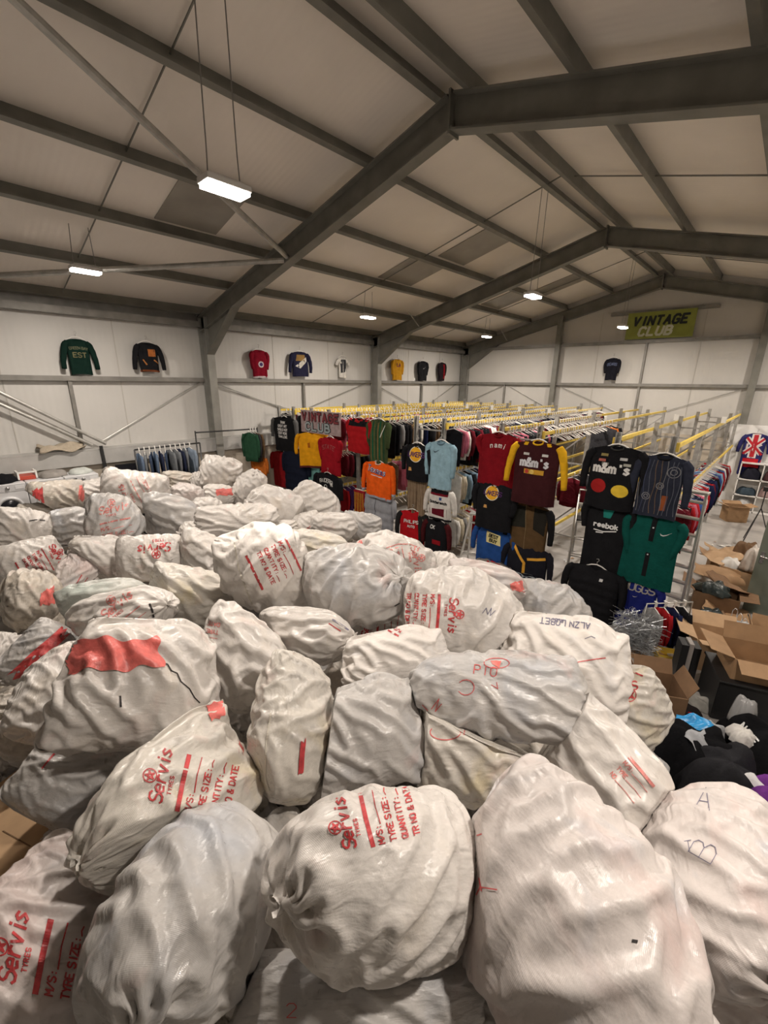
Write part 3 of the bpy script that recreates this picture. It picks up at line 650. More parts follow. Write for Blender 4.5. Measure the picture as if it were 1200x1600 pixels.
r, p, W, L = G('red_sweatshirt', 'grey sweatshirt with red front lettered AND, lowest by the blue jacket', 772, 876, 905, 50, YD3 - .16, (.22, .20, .18), sleeve=.4, seed=11, hanger=False); gpatch(r, p, [(-.13, 0), (.15, 0), (.15, -.3), (-.13, -.3)], (.30, .01, .015), (6, 6), 'red_front'); gtext(r, p, 'AND', .02, -.2, .1, (.75, .72, .7), .024)
r, p, W, L = G('brown_jacket', 'brown and black panelled coat under the yellow sleeved top', 830, 788, 862, 62, YD2, (.10, .06, .028), sleeve=1.0, sleeve_col=(.012, .012, .012), seed=12, hanger=False)
gpatch(r, p, [(-W * .48, -.02), (-W * .1, -.02), (-W * .04, -L * .5), (-W * .48, -L * .55)], (.022, .022, .018), (8, 8), 'dark_panel'); gpatch(r, p, [(W * .12, -.02), (W * .48, -.02), (W * .48, -L * .62), (W * .16, -L * .5)], (.02, .018, .015), (8, 8), 'dark_panel'); gstroke(r, p, [[(-W * .1, -.04), (-W * .02, -L * .5), (-W * .02, -L * .95)]], .012, (.2, .15, .08), 'zip')
r, p, W, L = G('black_jacket', 'black jacket with yellow chevron bands below the brown coat', 826, 852, 908, 66, YD3 - .08, (.014, .014, .02), sleeve=.8, seed=13, hanger=False)
gstroke(r, p, [[(-W * .38, -.03), (-W * .02, -.36), (-W * .02, -.55)], [(W * .06, -.27), (W * .5, -.18)]], .05, (.70, .36, .05), 'yellow_band')
r, p, W, L = G('grey_sweatshirt', 'grey sweatshirt with dark capital letters at the foot of that rack', 822, 897, 935, 56, YD3 - .18, (.26, .29, .31), sleeve=.3, seed=14, hanger=False); gtext(r, p, 'GAP', 0, -.17, .11, (.02, .02, .03), .026)

# rack 3
r, p, W, L = G('pale_blue_sweatshirt', 'pale blue sweatshirt with a small black swoosh', 690, 690, 764, 38, YD, (.27, .43, .52), sleeve=1.05, collar=(.12, .2, .26), seed=15, sl_spread=.01); swoosh(r, p, -.06, -.21, .16, BK)
r, p, W, L = G('team_jacket', 'black jacket with gold ball crest left of the pale blue sweatshirt', 653, 694, 752, 36, YD, BK, sleeve=.85, seed=16); ball(r, p, 0, -.24, .15)
r, p, W, L = G('racing_shirt', 'white and black racing top with maroon yoke under the pale blue one', 689, 762, 812, 36, YD2 - .03, (.62, .60, .57), sleeve=.8, sleeve_col=(.62, .60, .57), hem=(.012, .012, .012), seed=17, hanger=False, sl_spread=.08)
gpatch(r, p, [(-W / 2, -.01), (W / 2, -.01), (W / 2, -.15), (-W / 2, -.15)], (.012, .012, .012), (8, 4), 'black_yoke'); gpatch(r, p, [(-W / 2, -.14), (W / 2, -.14), (W / 2, -.19), (-W / 2, -.19)], (.16, .01, .02), (8, 3), 'maroon_stripe'); gpatch(r, p, [(-W / 2, -.50), (W / 2, -.44), (W / 2, -.64), (-W / 2, -.60)], (.12, .01, .02), (8, 3), 'maroon_stripe')
gtext(r, p, 'Goodwrench', 0, -.36, .055, BK, .014, gap=.7); gpatch(r, p, [(.02, -.22), (.08, -.22), (.08, -.28), (.02, -.28)], (.04, .08, .25), (2, 2), 'blue_badge')
r, p, W, L = G('black_jacket', 'black jacket with small badges and a red flash, low on the pale blue rack', 683, 812, 870, 34, YD3 - .12, (.014, .013, .014), sleeve=.85, sleeve_col=(.06, .01, .012), seed=18); gtext(r, p, 'CK', -.06, -.22, .07, (.7, .7, .68), .016); gpatch(r, p, [(-.05, -.46), (.16, -.46), (.16, -.56), (-.05, -.56)], (.24, .01, .015), (4, 2), 'red_flash')
r, p, W, L = G('red_jacket', 'red and black jacket with white lettering, low beside the striped trousers', 645, 798, 852, 34, YD3 - .12, (.40, .01, .015), sleeve=.9, sleeve_col=(.02, .02, .02), seed=19, rz=.25); gtext(r, p, 'PHILIPS', 0, -.3, .07, (.7, .68, .66), .014, gap=.5); gtext(r, p, 'AUTO', 0, -.40, .05, (.7, .68, .66), .012)
gpatch(r, p, [(W * .22, -.02), (W * .5, -.02), (W * .5, -L), (W * .34, -L)], (.02, .02, .02), (4, 10), 'black_side')

# rack 4
r, p, W, L = G('camouflage_top', 'green and brown camouflage top with a pale stripe', 592, 656, 728, 30, YD, (.05, .07, .03), sleeve=.9, sl_spread=-.02, seed=20)
for i in range(9): gpatch(r, p, [(-W * .42 + W * .09 * i, -.05 - .03 * (i % 3)), (-W * .36 + W * .09 * i, -.05), (-W * .33 + W * .09 * i, -L * .95), (-W * .40 + W * .09 * i, -L * .8)], [(.02, .06, .03), (.16, .12, .05), (.015, .10, .05), (.09, .10, .04)][i % 4], (2, 8), 'camouflage_patch')
gstroke(r, p, [[(W * .40, -.10), (W * .2, -.40)]], .02, (.6, .6, .55), 'pale_stripe')
r, p, W, L = G('red_puffer', 'red and black puffer jacket beside the camouflage top', 562, 654, 708, 34, YD, (.36, .012, .016), sleeve=.7, sleeve_col=(.33, .01, .015), puff=5, thick=.10, sl_spread=-.06, seed=21)
gpatch(r, p, [(-W * .5, -.005), (W * .5, -.005), (W * .45, -.20), (-W * .45, -.20)], (.012, .012, .014), (10, 5), 'black_yoke')
r, p, W, L = G('orange_jacket', 'bright orange satin jacket with script lettering', 592, 722, 778, 40, YD2 - .14, (.80, .115, .012), sleeve=1.05, collar=(.7, .5, .4), hem=(.32, .34, .40), cuff=(.32, .34, .40), seed=22, sl_spread=.07)
gtext(r, p, 'Texans', -.02, -.28, .13, (.06, .06, .20), .034, ang=-.12, gap=.5); gtext(r, p, 'Texans', -.02, -.275, .13, (.75, .72, .70), .016, ang=-.12, gap=.5, name='script_lettering'); gstroke(r, p, [[(-.17, -.33), (.0, -.345), (.17, -.36)]], .018, (.7, .68, .7), 'underline')
r, p, W, L = G('grey_puffer', 'silver grey puffer jacket below the orange jacket', 592, 772, 824, 44, YD2 - .02, (.30, .31, .34), sleeve=.7, puff=4, thick=.11, seed=23, hanger=False); gstroke(r, p, [[(0, -.04), (0, -L)]], .015, (.1, .1, .12), 'zip')

# rack 5 with the painted sign
r, p, W, L = G('yellow_jacket', 'golden yellow jacket left of the painted sign', 488, 676, 730, 30, YD - .06, (.72, .33, .012), sleeve=.85, hem=(.10, .02, .02), seed=24, rz=.5)
gpatch(r, p, [(-.12, -.30), (-.05, -.28), (-.04, -.42), (-.11, -.42)], (.35, .10, .01), (3, 3), 'pocket_print')
r, p, W, L = G('red_sweatshirt', 'crimson sweatshirt with faint arched print under the painted sign', 516, 684, 742, 30, YD - .02, (.30, .010, .018), sleeve=.85, sl_spread=-.06, seed=25); gtext(r, p, 'STATE', 0, -.30, .10, (.35, .10, .10), .016, arc=.6)
r, p, W, L = G('black_hoodie', 'black hooded sweatshirt with white emblem below the crimson one', 512, 740, 792, 36, YD2 - .2, BK, sleeve=.9, seed=26); gtext(r, p, 'RAIDERS', 0, -.24, .09, (.6, .6, .58), .018, arc=.6, gap=.7); gstroke(r, p, circle2d(.05, 14, (0, -.36)), .018, (.65, .65, .63), 'emblem'); gstroke(r, p, [[(-.14, -.50), (.14, -.50)]], .012, (.6, .6, .58), 'printed_line')
gtext(r, p, 'N', .23, -.32, .09, (.7, .7, .68), .02)
# rack 6
r, p, W, L = G('graphic_hoodie', 'black sweatshirt covered with rows of white words', 444, 652, 704, 34, YD, (.014, .014, .016), sleeve=.85, seed=27, sleeve_col=(.10, .10, .10))
for i, w_ in enumerate(('THINK', 'GREAT ART', 'SHOULD NOT', 'COST MORE', 'THAN LOVE')): gtext(r, p, w_, 0, -.20 - .10 * i, .062, (.75, .74, .72), .016, gap=.8)
r, p, W, L = G('red_jacket', 'red and maroon jacket hanging below the sweatshirt of white words', 438, 706, 758, 24, YD2, (.28, .012, .016), sleeve=.8, sleeve_col=(.25, .01, .012), seed=28, hanger=False)
r, p, W, L = G('dark_puffer', 'long navy puffer below the rail of the farthest rack', 462, 706, 775, 34, YD2 - .12, (.012, .015, .03), sleeve=.9, puff=6, thick=.12, seed=29, hanger=False)
r, p, W, L = G('black_jacket', 'black jacket with white trim at the foot of the farthest rack', 452, 768, 815, 38, YD3 - .1, (.012, .012, .014), sleeve=.9, seed=30, hanger=False); gstroke(r, p, [[(-.1, -.08), (.0, -.14), (.1, -.08)]], .025, (.7, .7, .7), 'white_trim')

# trousers hung by the waist
def trousers(label, cx, yt, yb, w, y, col, stripe=None, seed=0):
    t, L, W = fit(cx, yt, yb, w, y); root = empty('trousers', t); tag(root, label, 'trousers', 'clothes shown on the rack ends')
    for sg in (-1, 1):
        vs = []; fs = []; ns, nt = 16, 14
        for k in range(nt + 1):
            tt = k / nt; w_ = W * .27 * (1 - .15 * tt)
            for s in range(ns):
                a = 2 * math.pi * s / ns; x = sg * W * .23 + w_ * math.cos(a); vs.append((x, .045 * math.sin(a) + .02 * math.sin(x * 60 + tt * 2 + seed) * min(1, tt * 3), -tt * L))
        for k in range(nt):
            for s in range(ns): fs.append((k * ns + s, k * ns + (s + 1) % ns, (k + 1) * ns + (s + 1) % ns, (k + 1) * ns + s))
        b_ = MB().add(vs, fs); b_.build('leg', cloth(col), root, smooth=True)
        if stripe:
            bv = BVHTree.FromPolygons(b_.v, b_.f)
            def pj(u, v, lift=.005): 
                co, *_ = bv.ray_cast(Vector((u, -.5, v)), Vector((0, 1, 0))); return None if co is None else np.array(co) + (0, -lift, 0)
            for i in range(5):
                x = sg * W * .23 + W * .2 * (i - 2) / 2.2; gstroke(root, pj, [[(x, -.02), (x, -L * .5), (x, -L * .98)]], .012, stripe, 'pinstripe')
    MB().box((0, 0, .0), (W * .98, .07, .05)).build('waistband', cloth(col), root, bevel=.01)
    h = MB().bar((-W * .4, 0, .05), (W * .4, 0, .05), .015, .02).build('hanger', white_pl, root); MB().tube([(0, 0, .05), (0, 0, .12), (.02, 0, .145), (0, 0, .165)], .005, 6).build('hook', galv, h)
trousers('brown pinstriped trousers below the gold crested jacket', 652, 752, 812, 30, YD2, (.20, .14, .09), (.33, .25, .17), 1)
trousers('pale teal trousers below the golden yellow jacket', 488, 728, 775, 22, YD2 - .05, (.16, .36, .34), None, 2)
trousers('red and gold sports trousers left of the orange jacket', 562, 770, 838, 16, YD2 - .08, (.25, .012, .02), (.55, .30, .03), 3)

# painted board over the rack
c0 = pix(470, 640, y=YD - .1); c1 = pix(532, 640, y=YD - .1); c2 = pix(500, 678, y=YD - .1)
sg = empty('painted_sign', ((c0[0] + c1[0]) / 2, YD - .10, c2[2])); tag(sg, 'hand painted board in red and grey block letters over the rack', 'sign')
Wd = c1[0] - c0[0]; Hd = c0[2] - c2[2]
MB().box((0, 0, Hd / 2), (Wd, .02, Hd)).build('board', mat('sign_board', (.36, .27, .27), rough=.7, noise=.25, nscale=9), sg)
sred, sgrey, sblk, swht = mat('sign_red', (.22, .03, .04), rough=.6), mat('sign_grey', (.30, .36, .37), rough=.6), mat('sign_black', (.012, .012, .012), rough=.6), mat('sign_white', (.6, .58, .55), rough=.6)
for txt_, zz_, m_, w_, x_ in (('VINTAGE', .56, sred, .90, .05), ('CLUB', .12, sgrey, .60, .14)):
    st, L_ = text_strokes(txt_, Hd * .32, gap=2.3); k_ = Wd * w_ / L_
    for wd_, mm_, off_ in ((.15, sblk, .011), (.09, m_, .020)):
        vs, fs = ribbons([[(a_ * k_ - Wd / 2 + Wd * x_, b_ + Hd * zz_) for a_, b_ in q_] for q_ in st], Hd * wd_, lambda u, v: np.array((u, -off_ - RIB[0] * .001, v)), .05)
        MB().add(vs, fs).build('lettering' if mm_ is not sblk else 'letter_outline', mm_, sg)

# ---- clothes hung high on the side wall and gable
def wall_top(label, cx, yt, yb, w, col, **k):
    on_end = k.pop('end', False); ye_ = YE - k.pop('off', .16)
    if on_end: a = pix(cx, yt, y=ye_); b = pix(cx, yb, y=ye_); l = pix(cx - w / 2, (yt + yb) / 2, y=ye_); r_ = pix(cx + w / 2, (yt + yb) / 2, y=ye_); W = abs(r_[0] - l[0]); rz = 0
    else: a = pix(cx, yt, x=XL + .16); b = pix(cx, yb, x=XL + .16); l = pix(cx - w / 2, (yt + yb) / 2, x=XL + .16); r_ = pix(cx + w / 2, (yt + yb) / 2, x=XL + .16); W = abs(r_[1] - l[1]); rz = math.pi / 2
    sl = k.pop('sleeve', .9)
    return sheet_garment('wall_garment', label, a, W * (.72 if sl > .3 else .95), a[2] - b[2], col, sleeve=sl, rz=rz, group='clothes hung high on the walls', sl_spread=k.pop('sp', .1), **k) + (W * .72, a[2] - b[2])
r, p, W, L = wall_top('dark green sweatshirt high on the side wall', 118, 527, 585, 50, (.008, .024, .018), seed=41); gtext(r, p, 'GREEN BAY', 0, -.24, .09, (.12, .13, .08), .02, arc=.9, gap=.6); gtext(r, p, 'EST', 0, -.40, .09, (.16, .15, .08), .02)
r, p, W, L = wall_top('black jacket with an orange crest high on the side wall', 228, 533, 580, 44, (.014, .014, .016), seed=42, hem=(.16, .05, .02)); gpatch(r, p, [(-.02, -.18), (.14, -.18), (.14, -.34), (-.02, -.34)], (.42, .14, .04), (3, 3), 'orange_crest'); gstroke(r, p, [[(-.14, -.42), (-.08, -.52)], [(.10, -.42), (.2, -.50)]], .03, (.4, .16, .05), 'orange_pocket')
r, p, W, L = wall_top('red jersey with a round white badge high on the side wall', 404, 545, 590, 32, (.20, .008, .02), sleeve=.75, sp=-.02, seed=43, hem=(.5, .45, .45)); gdisc(r, p, 0, -.42, .085, (.6, .55, .55)); gdisc(r, p, 0, -.42, .05, (.08, .05, .16), lift=.008, name='badge_centre')
r, p, W, L = wall_top('navy, white and gold striped jacket high on the side wall', 468, 548, 588, 34, (.02, .02, .045), seed=44); gpatch(r, p, [(-.22, -.45), (-.05, -.52), (.2, -.30), (.18, -.18)], (.55, .53, .48), (6, 6), 'white_stripe'); gpatch(r, p, [(-.15, -.12), (.15, -.12), (.1, -.3), (-.2, -.3)], (.28, .17, .06), (6, 4), 'gold_panel')
r, p, W, L = wall_top('white tee with a black print high on the side wall', 535, 556, 590, 16, (.62, .60, .56), sleeve=.35, seed=45); gpatch(r, p, [(-.16, -.12), (.16, -.12), (.14, -.5), (-.12, -.55)], (.04, .04, .045), (5, 6), 'black_print')
r, p, W, L = wall_top('golden yellow jersey high on the side wall', 621, 560, 594, 20, (.52, .26, .02), sleeve=.8, sp=0, seed=46); gtext(r, p, 'LA', 0, -.3, .12, (.2, .05, .08), .03)
r, p, W, L = wall_top('plain black sweatshirt high on the side wall', 661, 563, 595, 17, (.014, .014, .016), sleeve=.8, sp=0, seed=47); swoosh(r, p, 0, -.3, .16, (.4, .4, .4))
r, p, W, L = wall_top('black and red top high in the far wall corner', 691, 565, 595, 12, (.02, .014, .016), sleeve=.8, sp=0, seed=48); gpatch(r, p, [(.0, -.02), (W * .5, -.02), (W * .5, -.8), (.05, -.8)], (.26, .01, .015), (4, 8), 'red_half')
r, p, W, L = wall_top('black sweatshirt hung on the gable below the green banner', 959, 558, 594, 26, (.012, .014, .02), sleeve=.75, sp=0, seed=49, end=True); gtext(r, p, 'BEARS', 0, -.28, .12, (.10, .12, .2), .03, arc=.7, gap=.6)
r, p, W, L = wall_top('top with a red, white and blue flag pattern on the gable panel', 1184, 676, 744, 50, (.03, .03, .12), sleeve=.85, sp=.1, seed=50, end=True, off=.40)
for a_, b_ in (((-W * .5, -.1), (W * .5, -.7)), ((W * .5, -.1), (-W * .5, -.7))): gstroke(r, p, [[a_, b_]], .13, (.65, .62, .6), 'white_cross', .005); gstroke(r, p, [[a_, b_]], .06, (.45, .03, .04), 'red_cross', .008)
gstroke(r, p, [[(0, -.05), (0, -.7)]], .2, (.65, .62, .6), 'white_cross', .009); gstroke(r, p, [[(0, -.05), (0, -.7)]], .11, (.45, .03, .04), 'red_cross', .012); gpatch(r, p, [(-.28, -.78), (.25, -.78), (.22, -1.05), (-.25, -1.05)], (.5, .02, .03), (6, 4), 'red_patch', .013); gtext(r, p, 'UK', 0, -.55, .2, (.55, .5, .5), .05)

# green banner on the gable
q = [pix(a, b, y=YE - .16) for a, b in ((978, 492), (1086, 480), (1084, 526), (976, 531))]
bn = empty('banner', (q[3][0], YE - .16, q[3][2])); tag(bn, 'lime green banner with bold two line lettering high on the gable', 'banner')
Wb = q[1][0] - q[0][0]; Hb = (q[0][2] - q[3][2] + q[1][2] - q[2][2]) / 2
MB().box((Wb / 2, 0, Hb / 2), (Wb, .01, Hb)).build('banner_sheet', mat('banner_green', (.27, .30, .055), rough=.6, noise=.1, nscale=4), bn)
for txt_, zz_, m_, w_, x_ in (('VINTAGE', .52, mat('banner_black', (.015, .02, .02), rough=.6), .78, .10), ('CLUB', .13, mat('banner_white', (.62, .64, .52), rough=.6), .48, .20)):
    st, L_ = text_strokes(txt_, Hb * .30, gap=2.1, slant=.22); k_ = Wb * w_ / L_
    for q_ in st:
        vs, fs = ribbons([[(a_ * k_ + Wb * x_, b_ + Hb * zz_) for a_, b_ in q_]], Hb * .085, lambda u, v: np.array((u, -.010 - RIB[0] * .001, v)), .05)
        if fs: MB().add(vs, fs).build('lettering', m_, bn)
for a_, b_ in ((0, 0), (0, Hb), (Wb, 0), (Wb, Hb)): MB().tube([(a_, 0, b_), (a_ + (.12 if a_ else -.12), .02, b_ + (.1 if b_ else -.1))], .006, 5).build('rope', wire, bn)
# ------------------------------------------------------------------ stuffed woven sacks: two sheets sewn at the rim, blown up by their contents
def sack_topology(nx, ny):
    top = np.arange(nx * ny).reshape(ny, nx); bot = top.copy(); n = nx * ny
    bot[1:-1, 1:-1] = n + np.arange((nx - 2) * (ny - 2)).reshape(ny - 2, nx - 2)
    E = set()
    def e(a, b):
        for i, j in zip(a.ravel(), b.ravel()):
            if i != j: E.add((min(i, j), max(i, j)))
    for g in (top, bot):
        e(g[:, :-1], g[:, 1:]); e(g[:-1], g[1:]); e(g[:-1, :-1], g[1:, 1:]); e(g[1:, :-1], g[:-1, 1:])
    E1 = np.array(sorted(E)); E = set()
    for g in (top, bot):
        e(g[:, :-2], g[:, 2:]); e(g[:-2], g[2:])
    E2 = np.array(sorted(E))
    q = lambda g: np.stack([g[:-1, :-1], g[:-1, 1:], g[1:, 1:], g[1:, :-1]], -1).reshape(-1, 4)
    F = np.concatenate([q(top), q(bot)[:, ::-1]])
    return top, bot, E1, E2, F

def sack_sim(seed, LX, LY, nx, ny, press=1.0, fill=0.5, tie=0, lumps=0.5, iters=110, slump=0.0, sag=0.0, slack=0.14, settle=70, fold_dir=0.3, rnd=0.6):
    """tie: 0 both ends sewn, 1 one end gathered and tied, 2 both ends gathered"""
    rs = np.random.RandomState(seed)
    top, bot, E1, E2, F = sack_topology(nx, ny)
    X, Y = np.meshgrid(np.linspace(-LX / 2, LX / 2, nx), np.linspace(-LY / 2, LY / 2, ny))
    a_, b_ = X / (LX / 2), Y / (LY / 2)        # corners of the sewn sheets rounded off, as stuffed sacks tuck theirs in
    X = X * (1 - rnd + rnd * np.sqrt(1 - b_ ** 2 / 2)); Y = Y * (1 - rnd + rnd * np.sqrt(1 - a_ ** 2 / 2))
    N = nx * ny + (nx - 2) * (ny - 2)
    P = np.zeros((N, 3)); uv = np.zeros((N, 2))
    P[top.ravel(), 0] = X.ravel(); P[top.ravel(), 1] = Y.ravel(); P[top.ravel(), 2] = 0.02
    P[bot[1:-1, 1:-1].ravel(), 0] = X[1:-1, 1:-1].ravel(); P[bot[1:-1, 1:-1].ravel(), 1] = Y[1:-1, 1:-1].ravel(); P[bot[1:-1, 1:-1].ravel(), 2] = -0.02
    uv[:] = P[:, :2]
    rim = np.concatenate([top[0], top[-1], top[:, 0], top[:, -1]]); P[rim, 2] = 0
    P += rs.randn(N, 3) * 0.004
    rest1 = np.linalg.norm(np.c_[uv[E1[:, 0]] - uv[E1[:, 1]]], axis=1)
    same = rest1 < 1e-6; rest1[same] = LX / nx
    rest2 = np.linalg.norm(uv[E2[:, 0]] - uv[E2[:, 1]], axis=1)
    Ea = np.concatenate([E1, E2]); Ra = np.concatenate([rest1, rest2])
    kc = np.concatenate([np.full(len(E1), 0.55), np.full(len(E2), 0.10)]); ks = np.concatenate([np.full(len(E1), 1.0), np.full(len(E2), 0.10)])
    I, J = Ea[:, 0], Ea[:, 1]
    val = np.bincount(I, minlength=N) + np.bincount(J, minlength=N)
    inv = 1.35 / val
    # lumpy stuffing
    lum = np.ones(N)
    for _ in range(5):
        c = rs.uniform(-.45, .45, 2) * (LX, LY); s = rs.uniform(.10, .2); a = rs.uniform(-.8, 1.6) * lumps
        lum += a * np.exp(-((uv - c) ** 2).sum(1) / (2 * s * s)) * (1 if rs.rand() < .5 else np.where(np.arange(N) < nx * ny, 1, 0))
    V0 = fill * LX * LY * min(LX, LY) * 0.42
    F0, F1, F2, F3 = F.T
    vel = np.zeros_like(P); p = 0.02 * press
    ends = []
    if tie >= 1: ends.append((top[:, -1], 1))
    if tie >= 2: ends.append((top[:, 0], -1))
    for it in range(iters):
        n = np.cross(P[F2] - P[F0], P[F3] - P[F1])
        vol = np.einsum('ij,ij->', (P[F0] + P[F1] + P[F2] + P[F3]) / 4, n) / 6
        vn = np.zeros_like(P)
        for k in (F0, F1, F2, F3):
            for c in range(3): vn[:, c] += np.bincount(k, n[:, c], N)
        vn /= np.linalg.norm(vn, axis=1, keepdims=True) + 1e-9
        k = min(1.0, max(-0.3, (V0 - vol) / V0 * 2.5))
        vel *= 0.82
        vel += vn * (p * 0.18 * k * lum)[:, None]
        vel[:, 2] -= slump * 0.0006
        old = P.copy(); P = P + vel
        for sub in range(5):
            d = P[J] - P[I]; L = np.sqrt((d * d).sum(1)) + 1e-9
            df = (L - Ra) / L; df *= np.where(df > 0, ks, kc)
            c = d * (0.5 * df)[:, None]
            for a in range(3):
                P[:, a] += (np.bincount(I, c[:, a], N) - np.bincount(J, c[:, a], N)) * inv
            for idx, sg in ends:
                cen = P[idx].mean(0); 
                w = min(1.0, it / 50.0)
                tgt = cen + (P[idx] - cen) * 0.25; tgt[:, 0] = cen[0]
                P[idx] += (tgt - P[idx]) * 0.5 * w
        if slump:
            fl = -0.16 * slump; P[:, 2] = np.where(P[:, 2] < fl, fl + (P[:, 2] - fl) * .3, P[:, 2])
        vel = (P - old) * 0.9
    # the stuffing now holds its shape; the slack cloth settles round it in folds
    n = np.cross(P[F2] - P[F0], P[F3] - P[F1]); vn = np.zeros_like(P)
    for k in (F0, F1, F2, F3):
        for c in range(3): vn[:, c] += np.bincount(k, n[:, c], N)
    vn /= np.linalg.norm(vn, axis=1, keepdims=True) + 1e-9
    core = P.copy()
    bumps = np.zeros(N)
    for _ in range(14):
        c = core[rs.randint(N)]; s_ = rs.uniform(.05, .13); bumps += rs.uniform(-1, .7) * np.exp(-((core - c) ** 2).sum(1) / (2 * s_ * s_))
    core = core + vn * (bumps * 0.035 * lumps - 0.022)[:, None]
    dirs = (uv[J] - uv[I]); dl = np.linalg.norm(dirs, axis=1) + 1e-9; dirs = dirs / dl[:, None]
    ph = fold_dir + 0.7 * np.sin(3.1 * uv[I, 0] / LX * 2 + seed) + 0.5 * np.cos(4.3 * uv[I, 1] / LY + seed * 2)
    al = np.abs(dirs[:, 0] * np.cos(ph) + dirs[:, 1] * np.sin(ph))
    patchy = 0.5 + 0.5 * np.sin(uv[I, 0] * 7 / LX + seed * 1.7) * np.cos(uv[I, 1] * 6 / LY + seed)
    Lc = np.linalg.norm(P[J] - P[I], axis=1)
    Rb = np.maximum(Ra * .97, Lc) * (1 + slack * (0.25 + 0.75 * patchy) * al ** 2)
    Rb[dl < 1e-6] = Ra[dl < 1e-6]
    w = rs.randn(N)
    for _ in range(3): w = (w + (np.bincount(I, w[J], N) + np.bincount(J, w[I], N)) / val) / 2
    P = P + vn * (w / (w.std() + 1e-9) * 0.006 + 0.004)[:, None]
    ks2 = np.concatenate([np.full(len(E1), 1.0), np.full(len(E2), 0.5)]); kc2 = np.concatenate([np.full(len(E1), 0.8), np.full(len(E2), 0.55)])
    vel = np.zeros_like(P)
    for it in range(settle):
        vel *= 0.85; vel -= vn * 0.0003
        old = P.copy(); P = P + vel
        for sub in range(6):
            d = P[J] - P[I]; L = np.sqrt((d * d).sum(1)) + 1e-9
            df = (L - Rb) / L; df *= np.where(df > 0, ks2, kc2)
            c = d * (0.5 * df)[:, None]
            for a in range(3): P[:, a] += (np.bincount(I, c[:, a], N) - np.bincount(J, c[:, a], N)) * inv
            for idx, sg in ends:
                cen = P[idx].mean(0); tgt = cen + (P[idx] - cen) * 0.25; tgt[:, 0] = cen[0]; P[idx] += (tgt - P[idx]) * 0.5
            h = ((P - core) * vn).sum(1); P += vn * np.maximum(0, -h)[:, None] * 0.8
            P -= vn * np.maximum(0, h - 0.09)[:, None] * 0.3
        vel = (P - old) * 0.9
    if sag: P[:, 2] -= sag * (P[:, 0] / LX) ** 2
    P -= (P.max(0) + P.min(0)) / 2
    return P, uv, F

def smooth_sub(P, uv, F):
    """one Catmull-Clark step in numpy (closed quad mesh)"""
    n = len(P)
    ed = np.concatenate([F[:, [0, 1]], F[:, [1, 2]], F[:, [2, 3]], F[:, [3, 0]]]); key = np.sort(ed, 1)
    uq, inv_ = np.unique(key, axis=0, return_inverse=True); inv_ = inv_.ravel()
    m = len(F); fe = inv_.reshape(4, m).T
    fp = P[F].mean(1); fuv = uv[F].mean(1)
    fs = np.zeros((len(uq), 3)); fc = np.bincount(inv_, minlength=len(uq))
    for c in range(3): fs[:, c] = np.bincount(inv_, np.tile(fp[:, c], 4), len(uq))
    mid = (P[uq[:, 0]] + P[uq[:, 1]]) / 2; ep = (mid * 2 + fs) / (2 + fc)[:, None]; euv = (uv[uq[:, 0]] + uv[uq[:, 1]]) / 2
    Q = np.zeros_like(P); R = np.zeros_like(P); vf = np.bincount(F.ravel(), minlength=n); ve = np.bincount(uq.ravel(), minlength=n)
    for c in range(3):
        Q[:, c] = np.bincount(F.T.ravel(), np.tile(fp[:, c], 4), n) / vf
        R[:, c] = (np.bincount(uq[:, 0], mid[:, c], n) + np.bincount(uq[:, 1], mid[:, c], n)) / ve
    k = ve[:, None]
    NP = (Q + 2 * R + (k - 3) * P) / k
    V = np.concatenate([NP, ep, fp]); U = np.concatenate([uv, euv, fuv])
    a = n + fe; b = n + len(uq) + np.arange(m)
    NF = np.concatenate([np.stack([F[:, i], a[:, i], b, a[:, i - 1]], 1) for i in range(4)])
    return V, U, NF
